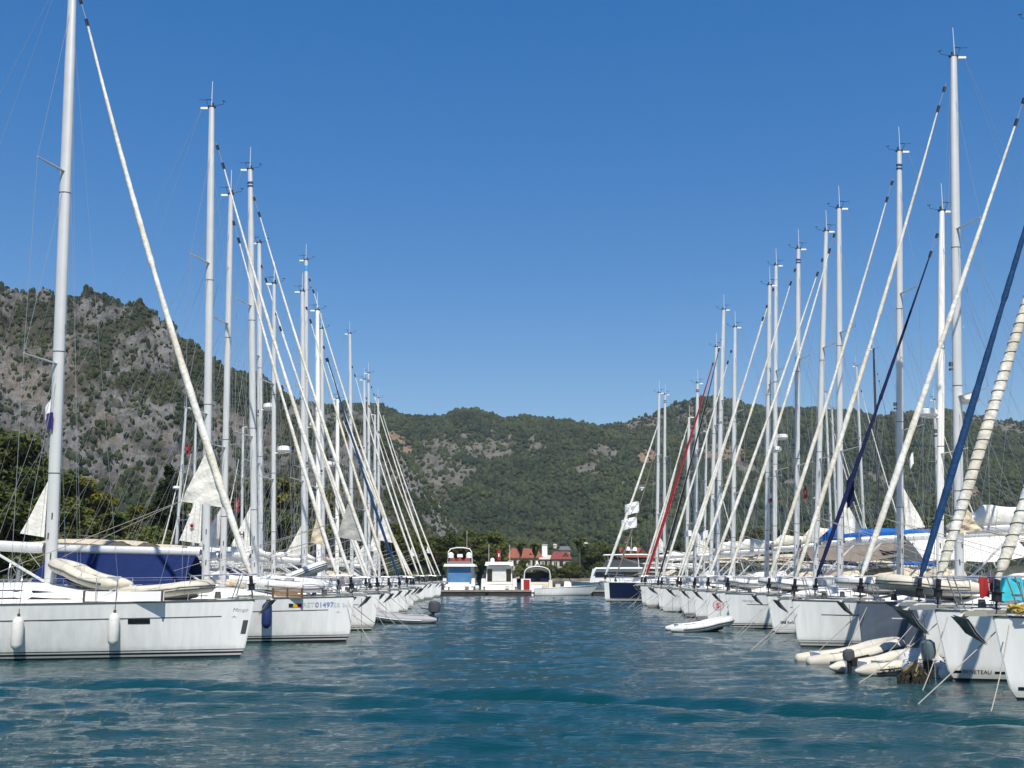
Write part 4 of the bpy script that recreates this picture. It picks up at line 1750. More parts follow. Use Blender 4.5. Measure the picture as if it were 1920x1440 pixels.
# ------------------------------------------------------------------ the yachts
GL, GR = 'sailing yachts moored bow-out in the left row', 'sailing yachts moored bow-out in the right row'
LEFT = [
    dict(label='nearest big white yacht at left with the name Mango on its bow', stem=478, Z=28.1, mbx=95, mtop=(137, -45), gtop=(152, 5),
         L=13.8, B=4.2, F=1.42, stripe='dark', tidy=True, rake=.17, dia=.31, gen='white', clewG=(.115, .225, 1.2), spray='navy', bimini='beige', cover=None, mclewh=1.75,
         mclewl=.63, boomh=1.33, sag=.010, genr=.082, gen2='cream', spiral=True, near=True, portlights=[(2.38, 2.88, .86, .985), (8.5, 9.1, .84, .95)], liferaft=False,
         texts=[dict(a=('Mango', .50, 1.14, .135, M_TEXTK), k=dict(shear=.3, bold=-.0025)), dict(a=('-+-', .52, .98, .10, M_TEXTK))]),
    dict(label='white yacht with blue boom tent, Belgian flag decal and maple leaf sail patch', stem=664, Z=34.7, mbx=386, mtop=(397, 202), gtop=(410, 283),
         L=12.6, B=4.0, F=1.38, gen='white', awning=('blue', 1.08), spray=None, bimini=None, stripe='dark', tidy=True, rake=.10, mclew=True, emblem='leaf', mclewl=.68, mclewh=2.3, boomh=1.40, dia=.26, sag=.007,
         boomlift=.12, liferaft=False, portlights=[(6.2, 6.9, .78, .88)],
         texts=[dict(a=('RETU', 1.50, 1.08, .20, M_TEXTF)), dict(a=('01497', 1.13, 1.07, .215, M_TEXTB), k=dict(bold=.004)),
                dict(a=('-SB', .66, 1.07, .19, M_TEXTF)), dict(a=('Sala', .34, 1.07, .17, M_TEXTF)), dict(a=('-+-', .52, .88, .10, M_TEXTK))]),
    dict(label='white yacht tucked behind the blue-tented one, third mast from the left', stem=640, Z=38.3, mbx=418, mtop=(433, 365), gtop=(441, 428),
         L=11.2, B=3.4, F=1.3, gen='white', spray='grey', bimini='beige', clewG=(.10, .19, .6), clewcol='beige', dia=.23, sag=.006),
    dict(label='white yacht whose mast top carries thin navy rings, H on its sail', stem=712, Z=41.5, mbx=478, mtop=(469, 318), gtop=(478, 377),
         L=12.2, B=3.5, F=1.36, gen='white', topband='navy', emblem='H', mclewl=.75, mclewh=1.9, spray='beige', bimini='beige', stripe='grey',
         clewG=(.096, .21, 1.0), clewcol='grey', sag=.008, dia=.26),
    dict(label='white yacht with slim mast and round radar, fifth in the left row', stem=697, Z=45.0, mbx=513, mtop=(514, 532), gtop=(520, 600),
         L=11, B=3.4, F=1.3, gen='white', radar=(.43, .45), spray='grey', dia=.19, sag=.004, cover='white', mclew=False),
    dict(label='white yacht with a plain blunt mast top, sixth in the left row', stem=690, Z=48.5, mbx=489, mtop=(486, 456), gtop=(492, 505),
         L=11.8, B=3.5, F=1.33, gen='white', whip=False, spray='beige', cover='cream', mclew=False, sag=.005, radar=(.5, .45)),
    dict(label='white yacht with a cream furled headsail, seventh in the left row', stem=733, Z=52.0, mbx=571, mtop=(567, 547), gtop=(577, 585),
         L=11.4, B=3.5, F=1.32, gen='cream', gen2='navy', gen2j=(6, 7, 8), spray='white', mclewl=.7, clewG=(.10, .18, .5), sag=.006),
    dict(label='white yacht with a dark blue furled headsail in the left row', stem=752, Z=55.5, mbx=598, mtop=(595, 582), gtop=(610, 660),
         L=11.4, B=3.5, F=1.32, gen='deepblue', spray='navy', cover='white', mclew=False, sag=.006, mastm=M_MASTW),
    dict(label='tall white yacht with a bright blue band near its mast top', stem=766, Z=59.0, mbx=573, mtop=(574, 488), gtop=(581, 526),
         L=12.6, B=3.6, F=1.36, gen='cream', topband='lightblue', spray='beige', clewG=(.116, .225, .9), clewcol='white', sag=.008, dia=.27, radar=(.47, .5)),
    dict(label='white yacht with short masthead whip, tenth in the left row', stem=773, Z=63.0, mbx=606, mtop=(603, 617), gtop=(606, 660),
         L=11, B=3.5, F=1.3, gen='white', spray='grey', cover='blue', mclew=False, radar=(.45, .45)),
    dict(label='low white yacht with peach boom cover, eleventh in the left row', stem=778, Z=67.5, mbx=632, mtop=(633, 748), gtop=(637, 775),
         L=10.6, B=3.4, F=1.25, gen='cream', spray='beige', cover='peach', mclew=False, mastm=M_MASTW),
    dict(label='white yacht with lone tall mast, twelfth in the left row', stem=788, Z=80.0, mbx=660, mtop=(656, 626), gtop=(661, 690),
         L=12.6, B=3.8, F=1.4, gen='white', spray='beige', cover='white', mclew=False, dia=.27),
    dict(label='white yacht before the three far ones at the left row end', stem=797, Z=86.0, mbx=686, mtop=(683, 712), gtop=(688, 750),
         L=11.4, B=3.6, F=1.35, gen='white', spray='white', mclewl=.9, clewG=(.12, .19, .5)),
    dict(label='white yacht with a black band under its mast top, left row', stem=812, Z=92.5, mbx=692, mtop=(691, 700), gtop=(697, 727),
         L=12.2, B=3.7, F=1.4, gen='white', topband='navy', spray='beige', cover='white', mclew=False, sag=.004),
    dict(label='second to last white yacht of the left row', stem=819, Z=97.5, mbx=703, mtop=(703, 777), gtop=(706, 800),
         L=11, B=3.6, F=1.35, gen='cream', spray='beige', cover='cream', mclew=False),
    dict(label='last white yacht of the left row, beside the end pontoon', stem=828, Z=102.5, mbx=711, mtop=(709, 747), gtop=(713, 765),
         L=11.6, B=3.6, F=1.4, gen='white', spray='white', mclewl=.9, clewG=(.14, .2, .45)),
]
RIGHT = [
    dict(label='nearest white yacht at the right edge, cut by the frame', stem=1858, Z=18.4, mbx=2390, mtop=(2375, -350), gtop=(2300, -250), gthru=(1868, 1125), gtopz=14.6,
         gthru2=(1920, 976), L=11.6, B=3.4, F=1.36, gen='cream', wraps=True, stripe='none', genr=.096, spray='grey', bimini='grey', anchork=1.25,
         portlights=[(.30, .43, .17, .225)], sag=0, liferaft=False, cove=False, cover='navy', mclew=False,
         texts=[dict(a=('BENETEAU', .46, .17, .125, M_TEXTK))]),
    dict(label='white yacht second from right with rope-lashed cream headsail', stem=1750, Z=21.8, mbx=2185, mtop=(2172, -200), gtop=(2100, -100), gthru=(1758, 1110),
         gthru2=(1920, 590), gtopz=14.8, L=11.8, B=3.4, F=1.36, gen='cream', wraps=True, stripe='none', genr=.095, spray='grey', bimini='white', anchork=1.3,
         portlights=[(.27, .41, .155, .205), (.99, 1.5, .155, .20)], cover='white', mclew=False, sag=0, clewG=(.075, .125, .6), clewcol='beige', liferaft=False, cove=False,
         texts=[dict(a=('BENETEAU', .43, .15, .105, M_TEXTK))]),
    dict(label='white yacht with bright blue furled headsail near the right edge', stem=1716, Z=25.2, mbx=2080, mtop=(2068, -80), gtop=(2000, 0), gthru=(1722, 1116),
         gthru2=(1920, 444), gtopz=14.8, L=11.4, B=3.4, F=1.34, gen='deepblue', stripe='dark', spray='navy', bimini='royal', sag=0, genr=.074, cove=False, cover='white', mclew=False),
    dict(label='slate grey hulled yacht with an inflatable on its foredeck', stem=1607, Z=28.5, mbx=1950, mtop=(1942, 40), gtop=(1900, 200), gthru=(1613, 1108), gthru2=(1842, 420),
         gtopz=15.2, L=11.8, B=3.4, F=1.36, hull='slate', stripe='white', gen='white', rake=.05, spray='grey', bimini='grey', cover='navy', mclew=False, sag=0, cove=True, genr=.072),
    dict(label='white yacht left of the slate one, carrying the tallest right mast', stem=1484, Z=31.9, mbx=1798, mtop=(1788, 107), gtop=(1769, 172),
         L=12.4, B=3.4, F=1.33, gen='cream', stripe='grey', spray='beige', bimini='grey', dia=.285, sag=.006, radar=(.33, -.35), cover='white', mclew=False),
    dict(label='white yacht with a navy furled headsail and cream mast', stem=1524, Z=35.4, mbx=1761, mtop=(1766, 396), gtop=(1752, 455),
         L=11.2, B=3.4, F=1.32, gen='navy', mastm=M_MASTW, spray='beige', bimini='beige', radar=(.44, .42), cover='greyc', mclew=False, sag=.002, dia=.24),
    dict(label='white yacht with navy rings round its mast top in the right row', stem=1437, Z=38.9, mbx=1687, mtop=(1686, 284), gtop=(1671, 348),
         L=12.2, B=3.5, F=1.34, gen='cream', topband='navy', spray='white', bimini='beige', awning=('white', .75), mclewl=.75, mclewh=1.8, sag=.006, dia=.255,
         portlights=[(.42, .60, .37, .455), (5.2, 5.9, .72, .82)], texts=[dict(a=('Bavaria', .64, .37, .13, M_TEXTK))]),
    dict(label='white yacht with the name Honey Pie on its bow', stem=1360, Z=42.8, mbx=1575, mtop=(1573, 391), gtop=(1562, 448),
         L=12, B=3.6, F=1.34, gen='white', spray='beige', bimini='beige', mclewl=.7, mclewh=1.8, sag=.006, dia=.245, texts=[dict(a=('Honey Pie', .58, 1.03, .145, M_TEXTK), k=dict(shear=.2, bold=-.002))]),
    dict(label='white yacht with a red S emblem on its bow', stem=1324, Z=46.5, mbx=1528, mtop=(1549, 434), gtop=(1540, 493),
         L=12, B=3.5, F=1.36, rake=.03, gen='white', spray='beige', bimini='beige', cover='royal', mclew=False, sag=.006, dia=.24,
         texts=[dict(a=('S', .37, .70, .27, M_TEXTR), k=dict(bold=.008)), dict(a=('S', .80, .70, .26, M_TEXTK), k=dict(bold=.006))]),
    dict(label='white yacht with cream sail bag, left of the S-emblem yacht', stem=1299, Z=50.3, mbx=1493, mtop=(1497, 467), gtop=(1489, 511),
         L=11.8, B=3.5, F=1.34, gen='white', topband='navy', spray='beige', bimini='taupe', awning=('taupe', .6), cover='cream', coverk=1.8, mclew=False, sag=.006),
    dict(label='white yacht with twin-tone headsail, tenth from the right edge', stem=1273, Z=54.2, mbx=1437, mtop=(1443, 535), gtop=(1436, 580),
         L=11.4, B=3.5, F=1.33, gen='white', spray='beige', cover='cream', coverk=1.3, mclew=False, sag=.006, radar=(.43, -.4)),
    dict(label='white yacht with a taller mast right of its twin-tone neighbour', stem=1268, Z=58.0, mbx=1452, mtop=(1455, 498), gtop=(1449, 545),
         L=12.2, B=3.5, F=1.35, gen='white', spray='taupe', cover='white', mclew=False, sag=.005, radar=(.44, -.4)),
    dict(label='white yacht with grey mast and long headsail, right row middle', stem=1238, Z=62.0, mbx=1374, mtop=(1378, 614), gtop=(1369, 665),
         L=11.2, B=3.5, F=1.32, gen='white', spray='beige', cover='white', mclew=False, sag=.005),
    dict(label='white yacht with a black furled headsail in the right row', stem=1232, Z=65.8, mbx=1343, mtop=(1357, 581), gtop=(1352, 640),
         L=12, B=3.5, F=1.34, gen='black', gen2='white', gen2j=(0, 1, 2, 3, 4, 5), spray='white', cover='white', mclew=False, sag=.006, dia=.28),
    dict(label='white yacht with a red-and-white furled headsail', stem=1208, Z=69.6, mbx=1332, mtop=(1343, 651), gtop=(1341, 668),
         L=11.6, B=3.6, F=1.38, gen='white', gen2='red', gen2j=(5, 6, 7, 8), spray='white', cover='white', mclew=False, sag=.004, genr=.082),
    dict(label='white yacht with a dark mast cap behind the red headsail', stem=1201, Z=74.5, mbx=1302, mtop=(1308, 719), gtop=(1299, 765),
         L=11, B=3.5, F=1.34, gen='white', spray='white', mclewl=.9, sag=.004, topband='navy'),
    dict(label='small white yacht second from the far end of the right row', stem=1206, Z=80.0, mbx=1287, mtop=(1292, 782), gtop=(1283, 812),
         L=10.8, B=3.4, F=1.3, gen='cream', spray='beige', cover='white', mclew=False),
    dict(label='navy blue hulled yacht at the far end of the right row', stem=1133, Z=87.0, mbx=1231, mtop=(1236, 737), gtop=(1240, 778),
         L=12, B=3.7, F=1.5, hull='navy', stripe='white', bowcol=lambda t: t < .028, gen='white', spray='white', bimini='beige', mclewl=.8, sag=.003, rake=.05, genr=.1),
    dict(label='white yacht masked by the navy one, black cap on its mast', stem=1152, Z=93.5, mbx=1245, mtop=(1247, 740), gtop=(1241, 800),
         L=11, B=3.5, F=1.3, gen='taupe', spray='white', topband='navy', cover='white', mclew=False),
]
FARL = [
    dict(label='yacht facing left beyond the left row, headsail sloping left', stem=283, Z=92, mbx=326, mtop=(349, 764), gtop=(345, 850), s=-1, spray='white', cover='white', mclew=False, L=12, radar=(.52, .35)),
    dict(label='second yacht facing left beyond the left row, small radar on mast', stem=300, Z=97, mbx=361, mtop=(367, 792), gtop=(361, 840), s=-1, spray='beige', cover='white', mclew=False, L=12, radar=(.40, .35)),
    dict(label='third yacht facing left, largely hidden by the left row masts', stem=395, Z=102, mbx=452, mtop=(456, 800), gtop=(450, 850), s=-1, spray='navy', cover='cream', mclew=False, L=12),
]
FARR = [
    dict(label='yacht facing right beyond the right row with paired white stays', stem=1725, Z=98, mbx=1624, mtop=(1606, 687), gtop=(1611, 720), s=1, spray='navy', cover='navy', mclew=False, L=12.5),
    dict(label='yacht facing right with a black mast beyond the right row', stem=1740, Z=104, mbx=1651, mtop=(1638, 655), gtop=(1645, 700), s=1, spray='navy', cover='navy', mclew=False, L=12.5, mastm=M_MASTB, gen='black', genr=.03),
    dict(label='yacht facing right, thin mast between two tall near masts', stem=1650, Z=110, mbx=1562, mtop=(1548, 736), gtop=(1553, 770), s=1, spray='white', cover='white', mclew=False, L=12.5),
    dict(label='yacht facing right with radar pod, farthest beyond the right row', stem=1660, Z=116, mbx=1572, mtop=(1560, 766), gtop=(1566, 800), s=1, spray='white', cover='white', mclew=False, L=12.5, radar=(.5, .4)),
    dict(label='yacht facing right with a blue boom cover past the right row', stem=1880, Z=88, mbx=1765, mtop=(1752, 750), gtop=(1760, 790), s=1, spray='navy', cover='royal', mclew=False, L=12.5),
    dict(label='yacht seen between the right row masts, twin radar platforms', stem=1400, Z=121, mbx=1320, mtop=(1325, 808), gtop=(1331, 840), s=1, spray='white', cover='white', mclew=False, L=12.0, radar=(.6, .4)),
]
LB, RB = [], []
for d in LEFT:
    d.update(s=1, group=GL)
    LB.append(build_yacht(d))
for d in RIGHT:
    d.update(s=-1, group=GR)
    if RIGHT.index(d) >= 4:
        d.setdefault('boomh', 2.05)
        d.setdefault('coverk', 1.45)
    if 'gthru2' in d:
        d['gtop'] = d.pop('gthru2')
    if d.get('stripe') == 'none':
        d['stripe'] = 'dark'
        d['nostripe'] = True
    RB.append(build_yacht(d))
for d in FARL:
    d.update(group='yachts moored on the far side of the left pontoon')
    build_yacht(d)
for d in FARR:
    d.update(group='yachts moored on the far side of the right pontoon')
    build_yacht(d)
for b, d in zip(RB, RIGHT):
    if d.get('nostripe'):
        b['hull'].data.materials[2] = M_WHITE

# decals and fittings on particular hulls (parts of those yachts)
b = LB[0]
hull_patch(b['h'], b['ox'], b['vis'], .09 + .17 * .55, .21 + .17 * .55, .58, .92, .007, 3, 3, skew=-.17).build('bow_vent', M_DGREY, b['hull'])
b = LB[1]
for i, m_ in enumerate((M_TEXTK, M_YELLOW, M_RED)):
    mbx_ = hull_patch(b['h'], b['ox'], b['vis'], 1.90 - .125 * i, 1.775 - .125 * i, 1.07, 1.19, .007, 2, 1)
    mbx_.build('flag_decal', m_, b['hull'], smooth=False)
b = RB[8]
em = MB(b['ox'])
for rr0, rr1, n_ in ((0, .155, 20),):
    ring = []
    for k in range(n_):
        a = 2 * PI * k / n_
        ring.append((rr1 * math.cos(a), rr1 * math.sin(a)))
    pts = [(-(.46 + p), b['vis'] * (b['h'].at(.46 + p, .80 + q) + .0045), .80 + q) for p, q in [(0, 0)] + ring]
    em.add(pts, [(0, 1 + k, 1 + (k + 1) % n_) for k in range(n_)])
for k in range(26):
    a = 2 * PI * k / 26
    q0 = [(.175, .013), (.235, .006)]
    c4 = []
    for (rr, hw) in q0:
        for sg in (1, -1):
            p, q = rr * math.cos(a) - sg * hw * math.sin(a), rr * math.sin(a) + sg * hw * math.cos(a)
            c4.append((-(.46 + p), b['vis'] * (b['h'].at(.46 + p, .80 + q) + .005), .80 + q))
    em.add(c4, [(0, 1, 3, 2)], 1)
em.build('bow_emblem', [M_PINK, M_TEXTR], b['hull'], smooth=False)

# ------------------------------------------------------------------ mooring lines at the bows
MG = 'mooring lines at the bows'
rr_ = random.Random(4)
NICK_L = ['Mango yacht', 'blue tent yacht', 'third left yacht', 'left yacht with navy mast rings', 'fifth left yacht', 'sixth left yacht', 'seventh left yacht',
          'left yacht with blue headsail', 'yacht with bright blue mast band', 'tenth left yacht', 'eleventh left yacht']
NICK_R = ['nearest right yacht', 'second right yacht', 'bright blue headsail yacht', 'slate hulled yacht', 'yacht with the tallest right mast', 'navy headsail yacht',
          'right yacht with navy mast rings', 'Honey Pie yacht', 'S-emblem yacht', 'cream sail bag yacht', 'twin-tone headsail yacht', 'yacht right of the twin-tone one',
          'grey mast yacht', 'black headsail yacht', 'red headsail yacht', 'dark mast cap yacht']
for row, specs in ((LB, LEFT), (RB, RIGHT)):
    for i, (b, d) in enumerate(zip(row, specs)):
        if b['Z'] > 75:
            continue
        side = 'left' if b['s'] > 0 else 'right'
        who = (NICK_L if row is LB else NICK_R)[i]
        for k in range(2):
            y0 = b['vis'] * (.24 if k == 0 else -.2)
            p0 = to_world(b, -.15, y0, b['F'] - .12 - .1 * k)
            fwd = rr_.uniform(.8, 1.7) + .3 * k
            lat = b['vis'] * (rr_.uniform(.5, 1.5) if k == 0 else rr_.uniform(.0, .8))
            if side == 'left' and i == 0:
                continue
            p1 = to_world(b, fwd, y0 + lat, -.15)
            rope('mooring_line', (p0, p1), (.0105 if b['Z'] < 36 else .009), M_ROPE if k == 0 or side == 'right' else M_ROPED,
                 f"{'nearer' if k == 0 else 'farther'} of two mooring lines from the bow of the {who}",
                 'rope', MG, sag=rr_.uniform(.0, .10), knot=(k == 0 and rr_.random() < .6))
        if i % 2 == 1 and b['Z'] < 60:
            p0 = to_world(b, .25, b['vis'] * .05, b['F'] - .05)
            rope('anchor_line', (p0, (p0.x + .03, p0.y, -.1)), .008, M_ROPED, f"thin dark line hanging plumb from the bow of the {who}", 'rope', 'lines hanging from bow rollers')

# ------------------------------------------------------------------ fenders
def hang_fender(b, xb, z0, ln, rad, mt, label):
    y = b['vis'] * (b['h'].at(xb, z0 + ln * .6) + rad + .01)
    p = to_world(b, -xb, y, z0)
    fender(p, ln, rad, mt, label, b['h'].F_at(xb) + .55)


hang_fender(LB[0], 5.28, .27, .80, .135, M_FENW, 'leftmost grubby white fender on the yacht named Mango')
hang_fender(LB[0], 3.15, .34, .80, .130, M_FENW, 'white fender left of the dark portlight on the Mango hull')
hang_fender(LB[1], 2.50, .45, .80, .155, M_FENB, 'navy blue fender between the two nearest left yachts')
hang_fender(RB[4], 1.98, .88, .16, .06, M_YELLOW, 'tiny yellow float hanging beside the slate grey hull')
hang_fender(LB[3], 2.6, .4, .6, .11, M_FENW, 'white fender hanging low on the fourth yacht of the left row')
hang_fender(RB[7], 4.4, .4, .6, .12, M_FENW, 'white fender hanging on the Honey Pie hull')

# ------------------------------------------------------------------ tenders
b = LB[0]
dinghy(to_world(b, -4.25, -.35, 1.76), PI - .10, 'cream tender bow-left on the Mango coachroof before its mast', ln=2.05, bm=1.15, r=.16, tube=M_TUBEC, pitch=-.10, bowup=.22)
dinghy(to_world(b, -2.2, -.05, 1.46), .03, 'cream tender with dark double stripe on the Mango foredeck', ln=2.35, bm=1.25, r=.17, tube=M_TUBEC, double=True, bowup=.10)
gw = thing('folded_gangway', to_world(b, -3.0, -(b['h'].at(3.0, 1.3) - .06), 1.40), 0.03, 'long white folded gangway lashed along the Mango rail', 'gangway')
m = MB()
m.box((0, 0, .14), (2.0, .06, .24), 0)
m.build('gangway_panel', M_WPLAS, gw, smooth=False)
for x in (-.96, .96):
    m = MB()
    m.box((x, -.02, .14), (.05, .08, .27), 0)
    m.build('end_bracket', M_DGREY, gw, smooth=False)
b = LB[1]
dinghy(to_world(b, -2.05, .1, 1.60), .02, 'white tender lying on the foredeck by the teak gangway', ln=2.15, bm=1.2, r=.17, pitch=.10, bowup=.02, roll=.15)
gw = thing('teak_gangway', to_world(b, -1.95, -(b['h'].at(1.95, 1.3) - .02), 1.36), -.08, 'varnished teak slatted gangway stowed on the foredeck rail', 'gangway')
for z in (.02, .10, .18, .26):
    m = MB()
    m.box((0, 0, z), (1.0, .03, .05), 0)
    m.build('teak_slat', M_TEAK, gw, smooth=False)
for x, z, w2 in ((.46, .32, .06), (-.46, .32, .06), (0, .30, .05)):
    m = MB()
    m.box((x, 0, .15), (w2, .05, z), 0)
    m.build('gangway_frame', M_WOODW, gw, smooth=False)
b = LB[2]
dinghy(to_world(b, -1.5, -.2, 1.85), .05, 'white tender propped bow-high behind the teak gangway', ln=2.3, bm=1.2, r=.17, pitch=-.33, bowup=.05, double=True)
dinghy((-5.0, 48.0, -.06), PI, 'grey rigid inflatable with big outboard afloat in the left row', ln=3.4, bm=1.5, r=.20, tube=M_TUBEG, motor=(1.25, M_DGREY), grey=True, stripe=M_WSTRIPE)
p = P(1313, 1100, 41.0)
dinghy((p.x, 41.0, -.05), .06, 'clean white tender afloat under the S-emblem bow', ln=2.5, bm=1.25, r=.165, pitch=-.03, bowup=.17)
p = P(1594, 1100, 26.6)
dinghy((p.x - .05, 26.4, -.06), .05, 'off-white tender afloat against the slate grey hull', ln=2.5, bm=1.2, r=.165, tube=M_TUBEC, pitch=-.05, bowup=.18, cone=.8)
p = P(1655, 1100, 23.9)
dinghy((p.x - .02, 23.7, -.07), .30, 'tender with small dark outboard, stern towards the fairway', ln=2.35, bm=1.25, r=.16, motor=(.62, M_DGREY), double=True, text='ZODIAC', cone=.25, bowup=.16, stripe=M_BLACK, tube=M_TUBEC)
p = P(1735, 1100, 22.8)
dinghy((p.x, 23.2, -.05), 1.32, 'tender seen stern-on with large grey cowled outboard', ln=2.3, bm=.95, r=.165, motor=(1.0, mat('cowl_grey', (.10, .14, .16), .4)), cone=.9, bowup=.1, stripe=M_BLACK)
b = RB[3]
dinghy(to_world(b, -1.75, .15, 1.52), PI + .04, 'cream tender upright on the slate yacht foredeck', ln=2.6, bm=1.35, r=.20, tube=M_TUBEC, double=True, bowup=.12)
b = RB[4]
dinghy(to_world(b, -2.35, .0, 1.58), PI - .1, 'white tender on the foredeck behind the slate yacht', ln=2.0, bm=1.2, r=.18, pitch=.05, bowup=.1)
b = RB[7]
dinghy(to_world(b, -2.4, .0, 1.50), PI, 'white tender stowed on the Honey Pie foredeck', ln=2.2, bm=1.2, r=.18, bowup=.1)
b = RB[9]
dinghy(to_world(b, -2.2, .0, 1.50), PI, 'small white tender on the deck of the yacht with cream sail bag', ln=2.1, bm=1.2, r=.18, bowup=.1)

# weed-grown mooring rope
wr = MB()
wc = P(1709, 1240, 21.6)
for i in range(46):
    a = rr_.uniform(0, 6.28)
    r0 = rr_.uniform(.02, .26)
    x, y = r0 * math.cos(a) * 1.15, r0 * math.sin(a) * .7
    top_ = rr_.uniform(.15, .46) - abs(x) * .5
    wr.tube([(x * .4 + .1, y * .3, top_), (x * .8, y, top_ * .6), (x + rr_.uniform(-.05, .05), y, .08), (x * 1.1, y * 1.1, -.1)], [.02, .04, .05, .03], 5, 1 if (i % 6 == 0) else 0)
wo = wr.build('weed_covered_rope', [M_WEED, M_WEEDY])
wo.location = (wc.x, 21.6, 0)
tag(wo, 'dark clump of weed-covered mooring rope dangling into the water', 'rope')

# washing on the rail
def hung_cloth(name, b, xb, wdt, drop, m_, label, cat, y=None):
    mb = MB()
    rows = []
    for i in range(9):
        f = i / 8
        rows.append([(wdt * (f - .5) * (1 + .12 * j / 6), .03 * math.sin(9 * f + j * .5) * (j / 6) + (.04 if j == 0 else 0) - .03 * (j > 0), -drop * max(0, j - 1) / 5 * (1 + .05 * math.sin(7 * f)) - (0.0 if j else .12))
                     for j in range(7)])
    mb.grid(rows, 0)
    o = mb.build(name, m_)
    o.location = to_world(b, -xb, b['vis'] * (b['h'].at(xb, b['F']) - .04) if y is None else y, b['F'] + .66)
    o.rotation_euler = (0, 0, 0)
    return tag(o, label, cat)


hung_cloth('beach_towel', RB[1], 1.27, .55, .46, M_TURQ, 'large turquoise towel drying over the bow rail', 'towel')
hung_cloth('swim_shorts', RB[1], .86, .16, .40, M_RED, 'bright red swim shorts drying left of the turquoise towel', 'clothing')
hung_cloth('swim_shorts', RB[1], 1.02, .13, .26, M_MARO, 'dark red cloth between red shorts and turquoise towel', 'clothing')
hung_cloth('beach_towel', RB[5], 2.9, .30, .5, M_ORANGE, 'salmon towel hung at the mast behind the slate yacht', 'towel')
co = MB()
for q in range(9):
    rr = rr_.uniform(.06, .17)
    cx, cy, cz = rr_.uniform(-.16, .16), rr_.uniform(-.1, .1), rr_.uniform(.02, .14)
    co.tube([(cx + rr * math.cos(a), cy + rr * math.sin(a), cz + .03 * math.sin(3 * a + q)) for a in np.linspace(0, 6.28, 14)], .017, 5)
coo = co.build('coiled_rope', M_ROPEY)
coo.location = to_world(RB[0], -.45, RB[0]['vis'] * .12, RB[0]['F'] + .06)
tag(coo, 'heap of yellow rope on the foredeck at the right edge', 'rope')

# ------------------------------------------------------------------ flags
one = lambda m_: ([m_], lambda i, j: 0)
FG = ([M_FLAGW, M_FLAGG], lambda i, j: 1 if (i * 7 + j * 3) % 5 == 0 or (2 < i < 6 and 1 < j < 4) else 0)
FR = ([M_RED, M_FLAGW], lambda i, j: 1 if (i in (3, 4, 5) and j in (2, 3)) else 0)
flag('pennant', P(96, 748, 28.0), .13, .42, one(M_FLAGW), 'small white pennant under the lower spreader of the nearest left mast', -1, .03, taperz=1.5)
flag('ensign', P(100, 775, 27.9), .17, .46, one(M_PURP), 'dark purple flag hanging limp beside the nearest left mast', -1, .05)
flag('ensign', P(347, 834, 94), .45, .75, FR, 'red and white flag by the mast facing left', 1, .08)
flag('ensign', P(441, 934, 60), .22, .75, FR, 'limp red flag between the second and fourth left masts', 1, .05)
flag('ensign', P(414, 975, 52), .55, 1.75, one(M_MARO), 'long maroon flag hanging behind the third left mast', -1, .06)
flag('ensign', P(1512, 914, 48), .14, .5, FR, 'small red flag hanging between two right masts', -1, .03)
flag('ensign', P(1447, 927, 54), .15, .4, ([M_FLAGW, M_RED], lambda i, j: 0 if j < 3 else 1), 'small white over red flag behind the right masts', -1, .03)
flag('banner', P(1198, 940, 87.0), 1.15, .9, FG, 'upper of two pale grey flags on the navy yacht forestay', -1, .10, taperz=.8)
flag('banner', P(1194, 969, 87.0), 1.25, .85, FG, 'lower of two pale grey flags on the navy yacht forestay', -1, .10, taperz=.8)
flag('banner', P(1297, 995, 74), .5, .4, one(M_FLAGW), 'left of two tiny white flags by the red headsail', -1, .05)
flag('banner', P(1328, 994, 70), .5, .5, one(M_FLAGW), 'right of two tiny white flags, on a slim mast', -1, .05, taperz=.8)
flag('banner', P(1712, 848, 60), .22, .65, one(M_FLAGW), 'lone white pennant against the hillside right of the navy headsail', -1, .03, taperz=1.2)
fb = flag('banner', P(1600, 888, 36.5), .26, .95, one(S_NAVY), 'navy banner with white marks beside the navy furled headsail', -1, .04, taperz=.6)


# ------------------------------------------------------------------ pontoons
def pontoon(x0, x1, y0, y1, label, top=.55):
    o = thing('pontoon', ((x0 + x1) / 2, (y0 + y1) / 2, 0), 0, label, 'pontoon')
    m = MB()
    sx, sy = x1 - x0, y1 - y0
    m.box((0, 0, top - .09), (sx, sy, .18), 0)
    m.build('deck_slab', M_CONC, o, smooth=False)
    m = MB()
    n = max(2, int(max(sx, sy) / 4))
    for i in range(n):
        f = (i + .5) / n - .5
        if sx > sy:
            m.box((f * sx, 0, top - .52), (sx / n * .93, sy * .94, .68), 0)
        else:
            m.box((0, f * sy, top - .52), (sx * .94, sy / n * .93, .68), 0)
    m.build('float', M_PIERD, o, smooth=False)
    return o


pontoon(-7.6, 2.4, 113.2, 115.8, 'low concrete pontoon closing the far end of the fairway')
pontoon(8.3, 22.5, 113.2, 115.8, 'short pontoon piece left of the navy hulled yacht')
pontoon(-21.6, -19.4, 20, 112, 'long pontoon behind the sterns of the left row')
pontoon(21.4, 23.6, 14, 112, 'long pontoon behind the sterns of the right row')
sc = thing('service_cabinet', (1.45, 113.7, .55), 0, 'red and white service cabinet standing on the far pontoon', 'cabinet')
m = MB()
m.box((0, 0, .58), (1.0, .5, 1.16), 0)
m.build('cabinet_body', M_WPLAS, sc, smooth=False)
m = MB()
m.box((.08, -.262, .55), (.62, .02, 1.04), 0)
m.build('cabinet_door', M_RED, sc, smooth=False)


